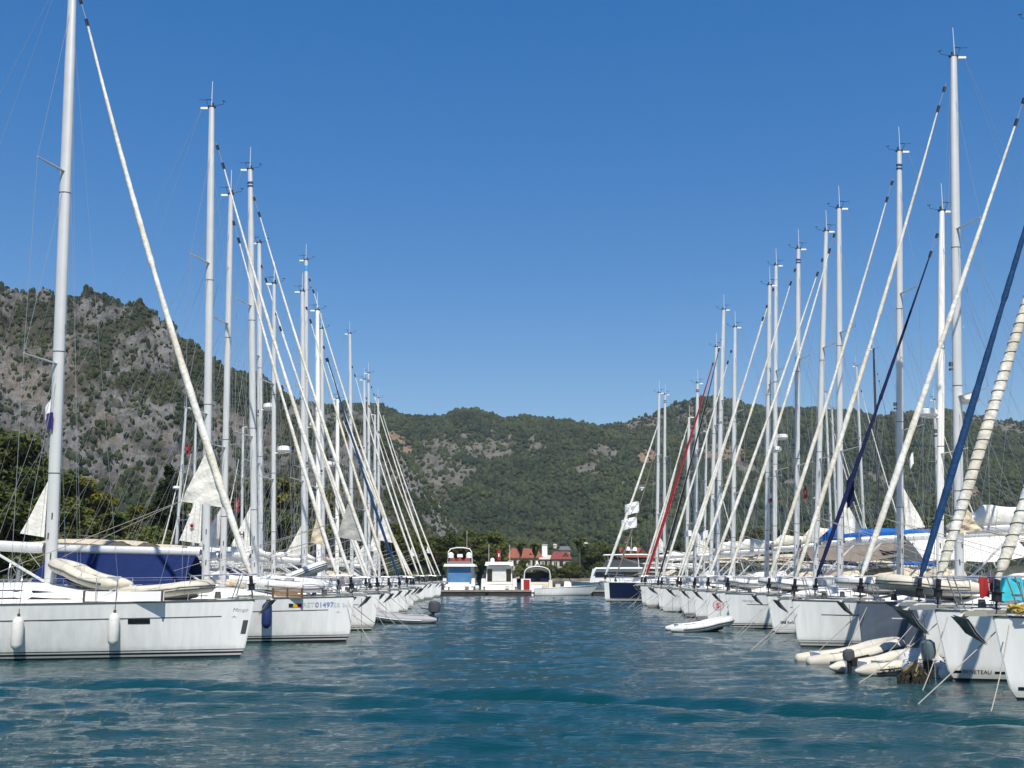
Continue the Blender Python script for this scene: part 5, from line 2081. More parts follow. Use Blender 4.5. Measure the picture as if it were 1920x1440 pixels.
# ------------------------------------------------------------------ motor yachts at the far pontoon
def my_hull(x, y_stern, L, B, F, label, hm=M_WHITE, rz=PI / 2):
    root = thing('motor_yacht', (x, y_stern + L / 2, 0), rz, label, 'motor yacht', 'motor yachts at the far pontoon')
    h = Hull(L, B, F, .5, 2.4)
    build_hull(h, root, L / 2, [hm, M_ANTI, M_STRIPE, M_WHITE], None, 0)
    return root, h


def taper_block(mb, x0, x1, y0, y1, z0, z1, mi=0, inx=0.0, iny=0.0):
    """block whose top is pulled in; x fore (local), y athwart"""
    vs = [(x0, y0, z0), (x1, y0, z0), (x1, y1, z0), (x0, y1, z0),
          (x0 + inx, y0 + iny, z1), (x1 - inx, y0 + iny, z1), (x1 - inx, y1 - iny, z1), (x0 + inx, y1 - iny, z1)]
    mb.add(vs, [(3, 2, 1, 0), (4, 5, 6, 7), (0, 1, 5, 4), (1, 2, 6, 5), (2, 3, 7, 6), (3, 0, 4, 7)], mi)


def dome(mb, c, r, mi=0):
    mb.tube([(c[0], c[1], c[2]), (c[0], c[1], c[2] + r * .9)], r, 12, mi)
    mb.sphere((c[0], c[1], c[2] + r * .9), r, 12, 5, mi, zmin=0.0)


MCOVB = mat('window_cover_blue', (.07, .19, .36), .5, var=.15, vscale=2)
# one: flybridge yacht with blue cover
L1_ = 13.0
r1, h1 = my_hull(-5.75, 117.3, L1_, 3.7, 1.25, 'flybridge motor yacht with blue cockpit cover and two white domes')
xs = -L1_ / 2
m = MB()
m.box((xs - .55, 0, .45), (1.1, 3.3, .14), 0)
m.box((xs + .25, 0, .95), (.5, 2.3, .75), 0)
for sd in (1, -1):
    taper_block(m, xs - .1, xs + 4.0, sd * 1.55 - .22, sd * 1.55 + .22, .9, 1.75, 0, .1, .05)
m.build('cockpit', M_DECK, r1)
m = MB()
taper_block(m, xs + 2.4, xs + 9.5, -1.5, 1.5, 1.3, 3.05, 0, .3, .12)
m.build('saloon', M_WPLAS, r1)
m = MB()
taper_block(m, xs + 1.2, xs + 1.26, -1.28, 1.28, 1.25, 2.95, 0, .0, .08)
taper_block(m, xs + .7, xs + 1.2, -1.0, 1.0, 1.3, 2.05, 0)
m.build('cockpit_cover', MCOVB, r1)
m = MB()
taper_block(m, xs + .7, xs + 9.2, -1.72, 1.72, 3.03, 3.28, 0, .1, .1)
m.build('flybridge_deck', M_WPLAS, r1)
m = MB()
taper_block(m, xs + 1.2, xs + 6.2, -1.35, 1.35, 3.28, 3.62, 0, .25, .15)
m.build('flybridge_coaming', M_DGREY, r1)
for y in (-.75, 0, .75):
    m = MB()
    m.sphere((xs + 1.7, y, 3.62), .34, 10, 6, 0, sc=(.5, .9, 1))
    m.build('seat_cushion', M_RED, r1)
m = MB()
for sd in (1, -1):
    m.tube([(xs + 2.2, sd * 1.35, 3.3), (xs + 2.0, sd * 1.3, 4.6), (xs + 2.3, sd * 1.05, 4.95)], .05, 6)
m.tube([(xs + 2.3, 1.05, 4.95), (xs + 2.2, .4, 5.08), (xs + 2.2, -.4, 5.08), (xs + 2.3, -1.05, 4.95)], .06, 6)
m.tube([(xs + 2.2, -.75, 5.0), (xs + 2.2, -.75, 7.0)], .016, 4)
m.box((xs + 2.2, 0, 4.2), (.5, .6, .35), 0)
m.build('radar_arch', M_WPLAS, r1)
for sd in (1, -1):
    m = MB()
    m.tube([(xs + 1.9, sd * 1.0, 3.3), (xs + 1.9, sd * 1.0, 4.0)], .09, 6)
    dome(m, (xs + 1.9, sd * 1.0, 3.95), .33)
    m.build('satellite_dome', M_WPLAS, r1)
# two: closed-back motor yacht
L2_ = 12.5
r2, h2 = my_hull(-1.4, 117.3, L2_, 3.85, 1.2, 'white motor yacht with roller shutter across its stern and red flag')
xs = -L2_ / 2
m = MB()
for sd in (1, -1):
    taper_block(m, xs - .5, xs + 5, sd * 1.68 - .26, sd * 1.68 + .26, .5, 1.72, 0, .05, .04)
m.box((xs - .55, 0, .45), (1.1, 3.5, .14), 0)
m.box((xs + .3, 0, 1.0), (.4, 2.7, .75), 0)
m.build('cockpit', M_DECK, r2)
m = MB()
taper_block(m, xs + .9, xs + 8.5, -1.45, 1.45, 1.1, 3.15, 0, .05, .1)
m.build('saloon', M_WPLAS, r2)
for sd in (1, -1):
    m = MB()
    taper_block(m, xs + .86, xs + .95, sd * 1.04 - .26, sd * 1.04 + .26, 1.3, 2.75, 0, 0, 0)
    m.build('side_window', M_GLASS, r2, smooth=False)
m = MB()
m.box((xs + .80, 0, 2.08), (.10, 1.5, 1.3), 0)
m.build('roller_shutter', mat('shutter_fabric', (.60, .60, .57), .8, var=.06), r2, smooth=False)
m = MB()
taper_block(m, xs + .3, xs + 8.8, -1.56, 1.56, 3.12, 3.5, 0, .15, .12)
m.box((xs + .36, 0, 3.18), (.2, 2.3, .05), 1)
m.build('roof', [M_WPLAS, M_DGREY], r2)
m = MB()
dome(m, (xs + 1.4, .75, 3.5), .24)
m.build('satellite_dome', M_WPLAS, r2)
for y in (1.15, -1.15):
    m = MB()
    m.tube([(xs + 1.6, y, 3.5), (xs + 1.55, y, 5.4)], .018, 4)
    m.build('antenna', M_WPLAS, r2)
flag('ensign', (-1.25, 117.8, 4.75), .42, 1.1, FR, 'red and white flag over the roof of the shuttered motor yacht', -1, .06)
fp = MB()
fp.tube([(xs + .5, -.13, 3.4), (xs + .45, -.15, 4.8)], .016, 4)
fp.build('flag_staff', M_STEEL, r2)
# three: open sports cruiser
L3_ = 11.5
r3, h3 = my_hull(2.75, 117.5, L3_, 3.3, 1.15, 'open sports cruiser with dark cockpit under an arched hardtop')
xs = -L3_ / 2
m = MB()
for sd in (1, -1):
    taper_block(m, xs - .3, xs + 5, sd * 1.42 - .22, sd * 1.42 + .22, .5, 1.55, 0, .05, .04)
m.box((xs + .2, 0, .95), (.35, 2.5, .8), 0)
m.box((xs - .5, 0, .42), (.9, 3.0, .13), 0)
m.build('cockpit', mat('cream_gelcoat', (.70, .64, .50), .4), r3)
m = MB()
m.box((xs + 2.2, 0, 1.7), (.1, 2.5, 1.3), 0)
for y in (-.75, .7):
    m.box((xs + 1.2, y, 1.5), (.6, .8, .5), 1)
m.build('seat', [M_BLACK, S_NAVY], r3)
m = MB()
rows = []
for i, (x, dz, ww) in enumerate(((xs + .7, 0, 1.38), (xs + 1.6, .12, 1.42), (xs + 3.2, .1, 1.4), (xs + 4.6, -.2, 1.35))):
    rows.append([(x, ww * math.cos(a), 1.5 + (1.45 + dz) * max(0, math.sin(a)) ** .35) for a in np.linspace(0, PI, 15)])
m.grid(rows, 0)
m.grid([[(p[0], p[1] * .94, 1.5 + (p[2] - 1.5) * .93) for p in q] for q in rows], 1, flip=True)
m.build('hardtop', [M_WPLAS, M_DGREY], r3)
m = MB()
for a in (0.0, .16):
    m.tube([(xs + .65 + a, 1.42 * math.cos(t), 1.5 + (1.5 - a) * max(0, math.sin(t)) ** .35) for t in np.linspace(0, PI, 15)], .045, 5)
m.tube([(xs + 1.2, .3, 2.95), (xs + 1.2, 0, 3.6), (xs + 1.2, -.3, 2.95)], .04, 5)
dome(m, (xs + 1.2, 0, 3.3), .14)
m.build('targa_arch', M_WPLAS, r3)
for x, lab in ((-6.6, 'first of three mooring bollards on the far pontoon, left'), (-2.9, 'middle mooring bollard on the far pontoon'), (.4, 'right mooring bollard on the far pontoon')):
    m = MB()
    m.tube([(0, 0, 0), (0, 0, .25), (0, 0, .26), (0, 0, .34)], [.09, .08, .14, .12], 8, 0)
    bo_ = m.build('mooring_bollard', M_GALV)
    bo_.location = (x, 113.5, .55)
    tag(bo_, lab, 'bollard', 'bollards on the far pontoon')
for r_, bw in ((r1, 1.75), (r2, 1.8), (r3, 1.5)):
    for sd in (1, -1):
        m = MB()
        m.tube([(-5.5, sd * bw, 1.5), (-5.4, sd * bw, 2.05), (-2, sd * bw, 2.1), (3.5, sd * bw * .8, 2.2)], .022, 5)
        for x in (-4, -2, 0, 2):
            m.tube([(x, sd * bw * (1 if x < 0 else .93), 1.2), (x, sd * bw * (1 if x < 0 else .93), 2.12)], .018, 4)
        m.build('guard_rail', M_STEEL, r_)
    m = MB()
    m.box((-7.4, -.9, .85), (2.0, .42, .06), 0)
    m.build('passerelle', M_TEAK, r_)
# grey tender and round fenders between them
fender((-3.75, 116.5, .45), .55, .22, M_FENW, 'round white fender between the two large motor yachts', 1.3)
fender((-7.4, 116.6, .55), .7, .14, M_DGREY, 'dark fender at the left side of the flybridge yacht', 1.4)

# speedboat in front of the pontoon
spd = thing('speedboat', (5.6, 111.3, 0), 0, 'small open white speedboat with console, bow to the right', 'speedboat')
hs = Hull(6.6, 2.1, 1.08, .95, 2.2)
hs.shk = .45
build_hull(hs, spd, 3.3, [M_WHITE, M_ANTI, M_WHITE, M_WHITE], None, 0)
m = MB()
m.box((.1, 0, 1.1), (.8, .7, .7), 0, taper=.8)
m.build('console', M_WPLAS, spd)
m = MB()
m.box((.35, 0, 1.6), (.04, .75, .35), 0, rot=Matrix.Rotation(-.4, 3, 'Y'))
m.build('windscreen', M_GLASS, spd)
m = MB()
m.box((-3.4, 0, .75), (.4, .4, .75), 0, taper=.75)
m.box((-3.5, 0, .2), (.2, .15, .7), 0)
m.build('outboard_motor', M_WPLAS, spd)
m = MB()
m.box((-2.2, 0, .92), (.6, 1.4, .25), 0)
m.box((-.9, 0, .95), (.5, .8, .5), 0)
m.build('seat', M_WALL, spd)

# big motor yacht with pale awning behind the navy yacht
r4, h4 = my_hull(9.6, 119.0, 16.0, 4.8, 1.7, 'large motor yacht with pale awning and two radomes behind the navy yacht', rz=PI * .80)
r4.location = (12.6, 124.0, 0)
r4.scale = (.85, .85, .78)
r4['label'] = 'large motor yacht with cream awning and two radomes behind the navy yacht'
m = MB()
taper_block(m, -4.5, 4.0, -1.9, 1.9, 1.6, 3.6, 0, .4, .2)
m.build('saloon', M_WPLAS, r4)
for sd in (1, -1):
    m = MB()
    m.box((-.2, sd * 1.84, 2.75), (6.6, .06, .75), 0)
    m.build('side_window', M_GLASS, r4, smooth=False)
m = MB()
taper_block(m, -7.6, 3.0, -2.3, 2.3, 3.58, 3.8, 0, .2, .1)
m.build('flybridge_deck', M_WPLAS, r4)
m = MB()
rows = [[(x, y, 3.75 - .95 * ((x + 5.6) / 2.6) ** 2 * .5 - .28 * abs(y)) for y in np.linspace(-2.4, 2.4, 9)] for x in np.linspace(-8.2, -3.0, 9)]
m.grid(rows, 0)
m.build('awning', S_BEIGE, r4)
m = MB()
taper_block(m, -3.4, 2.2, -1.6, 1.6, 3.8, 4.9, 0, .5, .25)
m.build('flybridge_coaming', M_DGREY, r4)
m = MB()
taper_block(m, -4.0, 2.0, -1.7, 1.7, 5.55, 5.7, 0, .2, .2)
for sd in (1, -1):
    for x in (-3.4, 1.2):
        m.tube([(x, sd * 1.4, 3.8), (x + .2, sd * 1.3, 5.6)], .05, 5)
m.build('hardtop', M_WPLAS, r4)
for sd in (1, -1):
    m = MB()
    m.tube([(-1.5, sd * .95, 5.6), (-1.5, sd * .95, 6.3)], .12, 8, 1)
    dome(m, (-1.5, sd * .95, 6.2), .30)
    m.build('radome', [M_WPLAS, M_BLACK], r4)
m = MB()
m.tube([(-1.5, .2, 5.6), (-1.7, .2, 8.2)], .02, 4)
m.box((-1.4, 0, 6.3), (.15, 1.4, .1), 0)
m.build('antenna', M_WPLAS, r4)

# ------------------------------------------------------------------ houses on the shore
M_TILE = mat('roof_tile', (.26, .080, .045), .8, var=.35, vscale=1.2, bump=.5, bscale=6)
M_TILE2 = mat('roof_tile_dull', (.20, .05, .04), .8, var=.3, vscale=1.2, bump=.5, bscale=6)
M_SLATE = mat('roof_slate', (.13, .14, .15), .8, var=.3)


def house(u0, u1, Y, v_eave, v_ridge, label, roof=M_TILE, wall=M_WALL, dep=11, dormers=(), chimney=None, floors=2, nwin=5, gables=(), hip=.32):
    a, b_ = P(u0, v_eave, Y), P(u1, v_eave, Y)
    W_ = b_.x - a.x
    ze, zr = a.z, P(u0, v_ridge, Y + dep / 2).z
    root = thing('house', ((a.x + b_.x) / 2, Y + dep / 2, .8), 0, label, 'house', 'houses on the far shore')
    ze -= .8
    zr -= .8
    m = MB()
    m.box((0, 0, ze / 2), (W_ - 1.2, dep - 1.2, ze), 0)
    m.build('wall', wall, root, smooth=False)
    m = MB()
    x, y = W_ / 2, dep / 2
    rx = x - W_ * hip * .5
    vs = [(-x, -y, ze), (x, -y, ze), (x, y, ze), (-x, y, ze), (-rx, 0, zr), (rx, 0, zr)]
    m.add(vs, [(0, 1, 5, 4), (1, 2, 5), (2, 3, 4, 5), (3, 0, 4), (3, 2, 1, 0)])
    m.add([(-x, -y, ze - .22), (x, -y, ze - .22), (x, y, ze - .22), (-x, y, ze - .22), (-x, -y, ze - .01), (x, -y, ze - .01), (x, y, ze - .01), (-x, y, ze - .01)],
          [(0, 1, 5, 4), (1, 2, 6, 5), (2, 3, 7, 6), (3, 0, 4, 7), (3, 2, 1, 0)])
    rf = m.build('roof', roof, root, smooth=False)
    for f, w_ in dormers:
        cx = -x + W_ * f
        zb = ze + (zr - ze) * .30
        yb = -y * .70
        zt = zb + w_ * .75
        yr = -y * (1 - (zt - ze) / (zr - ze))
        m = MB()
        m.add([(cx - w_ * .62, yb - .25, zb - .06), (cx + w_ * .62, yb - .25, zb - .06), (cx, yb - .25, zt), (cx, yr + .3, zt)], [(0, 2, 3), (2, 1, 3)], 0)
        m.add([(cx - w_ * .5, yb, zb - .02), (cx + w_ * .5, yb, zb - .02), (cx, yb, zt - .15)], [(0, 1, 2)], 1)
        m.build('dormer', [roof, M_WOODW], rf, smooth=False)
    if chimney:
        for f, sz, hh, white in chimney:
            m = MB()
            m.box((-x + W_ * f, 0, zr + hh / 2 - .8), (sz, sz, hh + 1.2), 0)
            m.box((-x + W_ * f, 0, zr + hh + .05), (sz * 1.2, sz * 1.2, .2), 0)
            m.build('chimney', M_WPLAS if white else M_WALL, rf, smooth=False)
    fh = ze / floors
    for fl in range(floors):
        for i in range(nwin):
            cx = (-.5 + (i + .5) / nwin) * (W_ - 2)
            w = MB()
            zc = fh * fl + fh * .52
            ww, hh = min(1.3, W_ / nwin * .5), fh * .46
            yy = -(dep - 1.2) / 2
            w.box((cx, yy - .02, zc), (ww, .05, hh), 0)
            wo_ = w.build('window', M_GLASS, root, smooth=False)
            w = MB()
            for dx in (-ww / 2 - .05, 0, ww / 2 + .05):
                w.box((cx + dx, yy - .04, zc), (.09, .09, hh + .1), 0)
            w.box((cx, yy - .045, zc + hh / 2 + .05), (ww + .2, .10, .09), 0)
            w.box((cx, yy - .06, zc - hh / 2 - .06), (ww + .35, .16, .1), 0)
            w.build('window_frame', M_WOODW if i % 2 else M_WPLAS, wo_, smooth=False)
    return root


house(948, 1019, 445, 1046, 1028, 'long cream house under an orange tiled roof with two tiny dormers', dormers=((.40, 1.15), (.66, 1.15)), nwin=7)
house(1010, 1044, 443, 1048, 1041, 'low cream terrace building with a thick white chimney', roof=M_WALL, nwin=4, chimney=((.35, 2.2, 4.2, True),))
house(1032, 1073, 439, 1048, 1034, 'smaller house with dull red roof, right of the long cream house', roof=M_TILE2, nwin=3, dormers=((.7, 2.2),))
house(1048, 1071, 470, 1031, 1024, 'grey slate roofed house just above the dull red roof', roof=M_SLATE, nwin=2)
house(1163, 1216, 330, 1044, 1027, 'orange roofed house with brown gables right of the big motor yacht', dormers=((.18, 2.8), (.42, 3.2), (.85, 2.8)), nwin=5, wall=M_WOODW, dep=14, hip=.1)
house(1214, 1262, 345, 1046, 1030, 'orange roofed house behind the bases of the red headsails', nwin=5, dormers=((.3, 2.5),))
house(492, 565, 190, 1022, 1006, 'low terracotta roofed house behind the left masts', roof=M_TILE, nwin=4, floors=1, dep=8)
house(655, 740, 230, 1035, 1018, 'red roofed house glimpsed behind the left row headsails', roof=M_TILE2, nwin=5, dep=9)
# little white buildings up among the forest
for i, (u, v, Y, ws) in enumerate(((1062, 905, 1050, 9), (925, 931, 990, 8), (1205, 917, 1000, 12), (1180, 1015, 600, 10), (1040, 1024, 620, 8), (1100, 1021, 640, 9), (1010, 1016, 640, 8), (1530, 935, 900, 10))):
    for Yk in range(640, 1850, 6):                      # where the line of sight meets the slope
        q = P(u, v, Yk)
        if float(hillB.h(np.array([q.x]), np.array([float(Yk)]))[0]) > q.z - 4:
            Y = Yk
            break
    if i == 1:
        continue
    p = P(u, v, Y)
    gz = p.z - 3.0
    where = ['below the ridge saddle centre', 'low left of the valley', 'right of the pale headsail flags', 'behind the big motor yacht', 'above the slate roof',
             'left of the tall palm', 'beside the two short palms', 'behind the right masts'][i]
    r_ = thing('house', (p.x, Y, gz), .2 * i, f'tiny white hillside house {where}', 'house', 'white houses on the hillside')
    hz_ = 3.6
    ws = ws * .62
    m = MB()
    m.box((0, 0, hz_ / 2), (ws, 6, hz_), 0)
    m.build('wall', M_WPLAS, r_, smooth=False)
    m = MB()
    m.add([(-ws / 2 - .4, -3.4, hz_ + .01), (ws / 2 + .4, -3.4, hz_ + .01), (ws / 2 + .4, 3.4, hz_ + .01), (-ws / 2 - .4, 3.4, hz_ + .01), (-ws / 2 + 1, 0, hz_ + 1.8), (ws / 2 - 1, 0, hz_ + 1.8)],
          [(0, 1, 5, 4), (1, 2, 5), (2, 3, 4, 5), (3, 0, 4)])
    m.build('roof', M_TILE2 if i % 3 == 0 else M_WALL, r_, smooth=False)


# ------------------------------------------------------------------ trees on the shore
def leaf_quads(centres, radii, per, size, r, flat=.6):
    """many small leaf faces spread through clumps"""
    V, Fq = [], []
    tot = 0
    for c, rad in zip(centres, radii):
        n = int(per * (rad ** 2))
        d = r.normal(size=(n, 3))
        d /= np.linalg.norm(d, axis=1)[:, None]
        rr = rad * (r.random(n) ** .4)
        p = c + d * rr[:, None] * np.array([1, 1, flat])
        nrm = d + r.normal(size=(n, 3)) * .7 + np.array([0, 0, .35])
        nrm /= np.linalg.norm(nrm, axis=1)[:, None]
        t = np.cross(nrm, r.normal(size=(n, 3)))
        t /= np.linalg.norm(t, axis=1)[:, None] + 1e-9
        b = np.cross(nrm, t)
        s = size * r.uniform(.6, 1.3, n)[:, None]
        q = np.stack([p - t * s - b * s * .55, p + t * s * .2 - b * s * .6, p + t * s + b * s * .35, p - t * s * .3 + b * s * .65], 1)
        V.append(q.reshape(-1, 3))
        i = np.arange(n)[:, None] * 4 + np.arange(4)[None, :] + tot
        Fq.append(i)
        tot += 4 * n
    return np.concatenate(V), np.concatenate(Fq)


def crown_centres(kind, r):
    cs, rs = [], []
    if kind == 'leaf':
        for _ in range(34):
            d = r.normal(size=3)
            d /= np.linalg.norm(d)
            k = r.uniform(.45, 1.0)
            cs.append(np.array([d[0] * 3.1 * k, d[1] * 3.1 * k, 6.4 + d[2] * 3.3 * k]))
            rs.append(r.uniform(.75, 1.45))
    elif kind == 'pine':
        for _ in range(30):
            a = r.uniform(0, 6.28)
            k = r.uniform(.1, 1) ** .6
            z = r.uniform(3.8, 9.4)
            w_ = 3.0 * (1 - max(0, (z - 6.5) / 3.6)) ** .6
            cs.append(np.array([math.cos(a) * w_ * k, math.sin(a) * w_ * k, z]))
            rs.append(r.uniform(.6, 1.15))
    elif kind == 'cypress':
        for i in range(36):
            z = .8 + 9.0 * i / 35
            w_ = .85 * math.sin(PI * min(1, (z + .6) / 11)) ** .7
            a = r.uniform(0, 6.28)
            cs.append(np.array([math.cos(a) * w_ * .6, math.sin(a) * w_ * .6, z]))
            rs.append(.35 + .45 * w_)
    elif kind == 'bush':
        for _ in range(22):
            d = r.normal(size=3)
            d /= np.linalg.norm(d)
            cs.append(np.array([d[0] * 3.0, d[1] * 3.0, 4.0 + d[2] * 3.6]))
            rs.append(r.uniform(1.1, 1.9))
    return cs, rs


TREE_MESH = {}


def tree_meshes(kind, var):
    key = (kind, var)
    if key in TREE_MESH:
        return TREE_MESH[key]
    r = np.random.default_rng(hash(kind) % 1000 * 0 + {'leaf': 1, 'pine': 2, 'cypress': 3, 'bush': 4, 'olive': 5, 'palm': 6}[kind] * 100 + var)
    tm = MB()
    if kind == 'palm':
        pth = [(0, 0, 0), (.1, .05, 3), (.25, .1, 6), (.3, .1, 8.2)]
        tm.tube(pth, [.28, .22, .2, .24], 8, 0)
        V, Fq = [], []
        n0 = 0
        for k in range(46):
            a = r.uniform(0, 6.28)
            el = r.uniform(-.9, 1.25)
            ln = r.uniform(1.5, 2.1)
            for seg in range(7):
                f0, f1 = seg / 7, (seg + 1) / 7

                def pt(f):
                    e = el - 1.25 * f
                    return np.array([.3 + math.cos(a) * ln * f * math.cos(e * .8), .1 + math.sin(a) * ln * f * math.cos(e * .8), 8.3 + ln * (f * math.sin(el) - .75 * f * f)])
                p0, p1 = pt(f0), pt(f1)
                sd = np.array([-math.sin(a), math.cos(a), 0])
                for s_ in (1, -1):
                    w_ = .42 * math.sin(PI * (.15 + .8 * (f0 + f1) / 2))
                    V += [p0, p1, p1 + sd * s_ * w_ + np.array([0, 0, -.22]) + (p1 - p0) * .6, p0 + sd * s_ * w_ * .9 + np.array([0, 0, -.22]) + (p1 - p0) * .4]
                    Fq.append([n0, n0 + 1, n0 + 2, n0 + 3])
                    n0 += 4
        V, Fq = np.array(V), np.array(Fq)
        cm = M_PALM
    else:
        k2 = 'leaf' if kind == 'olive' else kind
        cs, rs = crown_centres(k2, r)
        V, Fq = leaf_quads(cs, rs, {'leaf': 150, 'pine': 200, 'cypress': 380, 'bush': 110}[k2], {'leaf': .21, 'pine': .19, 'cypress': .15, 'bush': .22}[k2], r, .8 if k2 != 'pine' else .55)
        cm = {'leaf': M_LEAF, 'pine': M_PINE, 'cypress': M_CYP, 'bush': M_LEAF, 'olive': M_OLIVE}[kind]
        tm.tube([(0, 0, -.3), (.1, 0, 2), (.0, .1, 4.5), (.1, 0, 7)], [.34, .26, .17, .06], 8, 0)
        for c in cs[:10]:
            z0 = max(1.5, c[2] - 2.6)
            tm.tube([(.05, .03, z0), (c[0] * .5, c[1] * .5, (z0 + c[2]) / 2 + .2), tuple(c)], [.12, .08, .03], 5, 0)
    t_ = tm.build('trunk', M_BARK)
    c_ = np_obj('crown', V, Fq, cm)
    res = (t_.data, c_.data)
    bpy.data.objects.remove(t_)
    bpy.data.objects.remove(c_)
    TREE_MESH[key] = res
    return res


def shore_y(c):
    return float(np.interp(c, SH_C, SH_Y))


SH_C = [-1, -0.40, -0.30, -0.16, -0.10, -0.04, 0.02, 0.12, 0.2, 0.35, 1]
SH_Y = [95, 100, 116, 150, 190, 290, 415, 425, 300, 170, 130]


def tree(kind, var, u, v_top, Y, label, wide=1.0, group='trees along the shore', name=None):
    p = P(u, v_top, Y)
    hgt = p.z - .8
    nm = name or {'leaf': 'broadleaf_tree', 'pine': 'pine_tree', 'cypress': 'cypress_tree', 'bush': 'bush', 'olive': 'broadleaf_tree', 'palm': 'palm_tree'}[kind]
    tr, cr_ = tree_meshes(kind, var)
    root = thing(nm, (p.x, Y, .75), (u * 1.7) % 6.28, label, {'bush': 'bush'}.get(kind, 'tree'), group)
    nat = {'leaf': 10.3, 'pine': 10.0, 'cypress': 10.3, 'bush': 8.8, 'olive': 10.3, 'palm': 9.9}[kind]
    k = hgt / nat
    root.scale = (k * wide, k * wide, k)
    for n_, me in (('trunk', tr), ('crown', cr_)):
        o = bpy.data.objects.new(n_, me)
        COL.objects.link(o)
        o.parent = root
    return root


def where(u):
    marks = [(-60, 'left of the frame edge'), (60, 'left of the nearest mast'), (150, 'just right of the nearest left mast'), (230, 'above the blue boom tent'), (300, 'left of the mast facing left'),
             (380, 'behind the second left mast'), (450, 'between the second and fourth left masts'), (545, 'right of the fourth left mast'), (640, 'behind the middle of the left headsails'),
             (740, 'behind the far left headsails'), (830, 'left of the flybridge yacht'), (890, 'behind the flybridge yacht'), (950, 'behind the shuttered motor yacht'), (1010, 'beside the cream house'),
             (1070, 'before the cream house'), (1120, 'left of the big motor yacht'), (1250, 'behind the red headsail'), (1400, 'behind the S-emblem yacht'), (1600, 'behind the Honey Pie masts'), (3000, 'behind the right edge masts')]
    for a, t in marks:
        if u <= a:
            return t
    return marks[-1][1]


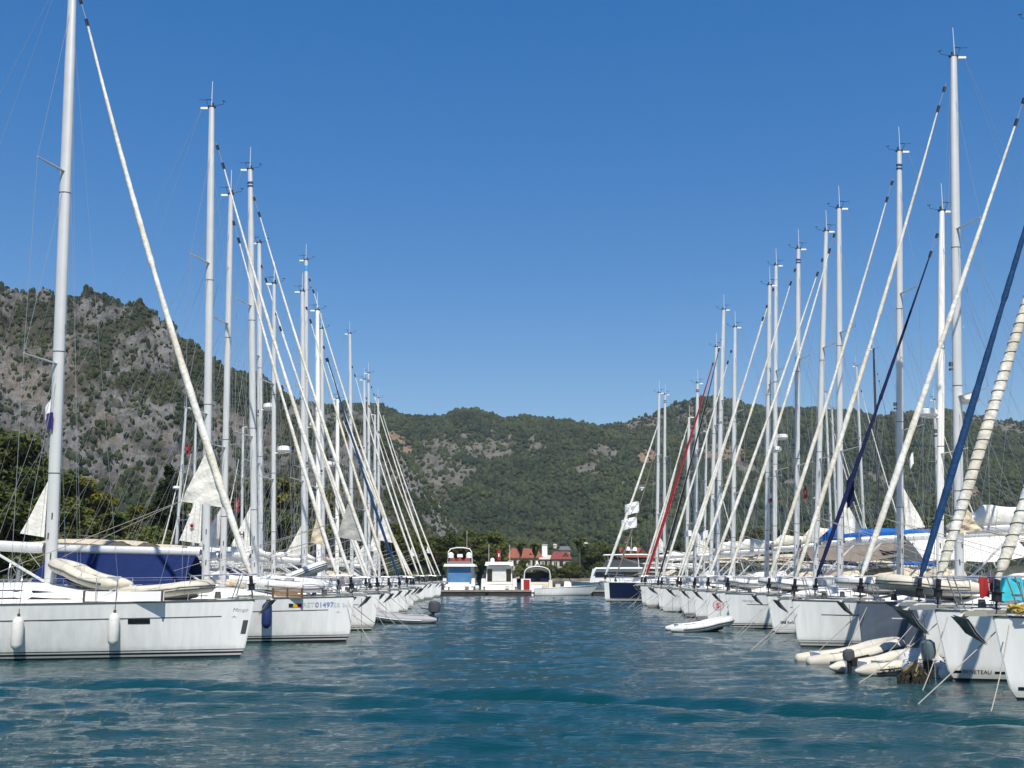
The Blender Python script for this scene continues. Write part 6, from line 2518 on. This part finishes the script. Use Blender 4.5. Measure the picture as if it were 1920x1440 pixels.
TREES = [
    ('leaf', 0, -60, 790, 128, 1.1), ('leaf', 1, 15, 800, 124, 1.0), ('leaf', 2, 62, 822, 130, .95), ('leaf', 3, 40, 905, 116, 1.2), ('leaf', 1, 108, 872, 138, .9), ('leaf', 4, -20, 890, 112, 1.2),
    ('pine', 0, 152, 890, 134, 1.0), ('leaf', 0, 128, 925, 124, 1.1), ('leaf', 2, 182, 930, 142, 1.0), ('olive', 0, 178, 958, 126, 1.1), ('palm', 0, 211, 946, 124, 1.0), ('palm', 1, 193, 988, 118, 1.1),
    ('leaf', 3, 235, 950, 140, 1.0), ('bush', 0, 160, 1000, 118, 1.3), ('bush', 1, 90, 985, 114, 1.3), ('bush', 0, 232, 990, 122, 1.2), ('pine', 1, 266, 937, 138, .9), ('cypress', 0, 318, 866, 134, 1.0), ('cypress', 1, 305, 905, 136, 1.0),
    ('bush', 1, 285, 985, 124, 1.2), ('palm', 0, 311, 1008, 122, 1.0), ('leaf', 4, 350, 908, 140, .9), ('leaf', 0, 395, 922, 140, 1.0), ('bush', 0, 352, 985, 126, 1.2), ('pine', 2, 440, 905, 146, 1.1), ('leaf', 2, 418, 960, 134, 1.1),
    ('pine', 0, 492, 893, 152, 1.1), ('pine', 1, 540, 888, 156, 1.1), ('leaf', 1, 515, 948, 148, 1.1), ('leaf', 3, 462, 965, 140, 1.0), ('pine', 2, 590, 902, 162, 1.1), ('leaf', 4, 565, 960, 154, 1.1), ('leaf', 0, 635, 935, 172, 1.1),
    ('olive', 1, 690, 968, 190, 1.1), ('leaf', 2, 668, 985, 184, 1.2), ('leaf', 1, 720, 975, 204, 1.1), ('pine', 0, 752, 990, 214, 1.0), ('leaf', 3, 780, 995, 232, 1.1), ('pine', 1, 818, 1003, 250, 1.2), ('olive', 0, 795, 1020, 236, 1.2),
    ('leaf', 0, 850, 994, 300, 1.1), ('leaf', 2, 884, 985, 306, 1.2), ('leaf', 4, 922, 990, 316, 1.1), ('leaf', 1, 905, 1020, 298, 1.2), ('leaf', 3, 930, 1005, 330, 1.0), ('bush', 0, 868, 1040, 296, 1.4), ('bush', 1, 936, 1044, 338, 1.2), ('bush', 0, 830, 1045, 286, 1.3),
    ('palm', 1, 976, 1009, 432, 1.0), ('palm', 0, 1001, 1010, 434, 1.0), ('palm', 1, 1087, 998, 426, .9), ('leaf', 2, 1096, 1040, 432, 1.1), ('leaf', 0, 1108, 1018, 432, 1.2), ('bush', 1, 1052, 1064, 430, 1.2), ('leaf', 3, 1082, 1052, 428, 1.0), ('bush', 0, 1022, 1068, 424, 1.4),
    ('leaf', 4, 1135, 1012, 440, 1.2), ('bush', 1, 985, 1064, 424, 1.4), ('leaf', 1, 1160, 1020, 445, 1.1), ('bush', 0, 1120, 1048, 426, 1.4), ('bush', 1, 1066, 1060, 424, 1.5), ('bush', 0, 1006, 1057, 426, 1.7), ('bush', 1, 1034, 1059, 426, 1.7), ('bush', 0, 962, 1056, 424, 1.6), ('leaf', 4, 984, 1044, 428, 1.0), ('bush', 0, 1020, 1054, 425, 1.6), ('bush', 1, 1072, 1052, 427, 1.5), ('leaf', 1, 1060, 1056, 428, .9), ('bush', 0, 1190, 1068, 320, 1.4), ('leaf', 2, 1270, 1010, 330, 1.2), ('leaf', 0, 1240, 1016, 350, 1.1),
    ('leaf', 1, 1310, 1000, 330, 1.2), ('leaf', 3, 1360, 990, 320, 1.2), ('pine', 1, 1410, 985, 310, 1.2), ('leaf', 4, 1465, 980, 300, 1.2), ('leaf', 0, 1520, 975, 285, 1.2), ('pine', 2, 1580, 970, 270, 1.2), ('leaf', 2, 1640, 965, 260, 1.2),
    ('leaf', 1, 1700, 960, 250, 1.2), ('leaf', 3, 1765, 955, 240, 1.2), ('pine', 0, 1830, 950, 230, 1.2), ('leaf', 4, 1890, 945, 220, 1.2), ('leaf', 0, 1950, 940, 210, 1.2),
]
ADJ = {'leaf': 'dark green broadleaf tree', 'pine': 'yellow-green pine', 'cypress': 'tall narrow dark cypress', 'bush': 'rounded shore bush', 'olive': 'brownish thin-leaved tree', 'palm': 'fan palm'}
_seen = {}
for kind, var, u, v, Y, wd in TREES:
    base_l = f'{ADJ[kind]} {where(u)}'
    k = _seen.get(base_l, 0)
    _seen[base_l] = k + 1
    lab = base_l if k == 0 else f'{base_l}, ' + ['second crown there', 'the third crown there', 'the fourth crown there', 'the fifth crown there'][k - 1]
    tree(kind, var, u, v, Y, lab, wd, 'bushes on the shore' if kind == 'bush' else 'trees along the shore')

# low scrub in front of the far slopes, reading as one mass
sp_ = []
for _ in range(2600):
    c = rng.uniform(-.52, .62)
    Y = np.interp(c, SH_C, SH_Y) + 8 + 330 * rng.random() ** 1.3
    if -.03 < c < .17 and Y < 500:
        continue
    sp_.append((c * Y, Y, .6))
sp_ = np.array(sp_)
forest('shore_scrub', sp_, rng.uniform(1.0, 2.2, len(sp_)) * (.7 + sp_[:, 1] / 600))

HAZE = 0.000055
if HAZE:
    m = bpy.data.materials.new('haze_air')
    m.use_nodes = True
    nt = m.node_tree
    for n in list(nt.nodes):
        if n.type == 'BSDF_PRINCIPLED':
            nt.nodes.remove(n)
    pv = nt.nodes.new('ShaderNodeVolumePrincipled')
    pv.inputs['Color'].default_value = (.72, .82, .95, 1)
    pv.inputs['Density'].default_value = HAZE
    nt.links.new(pv.outputs[0], nt.nodes['Material Output'].inputs['Volume'])
    mb = MB()
    mb.box((0, 1390, 240), (4600, 2820, 484), 0)
    ho = mb.build('haze', m, smooth=False)
    ho['kind'] = 'stuff'
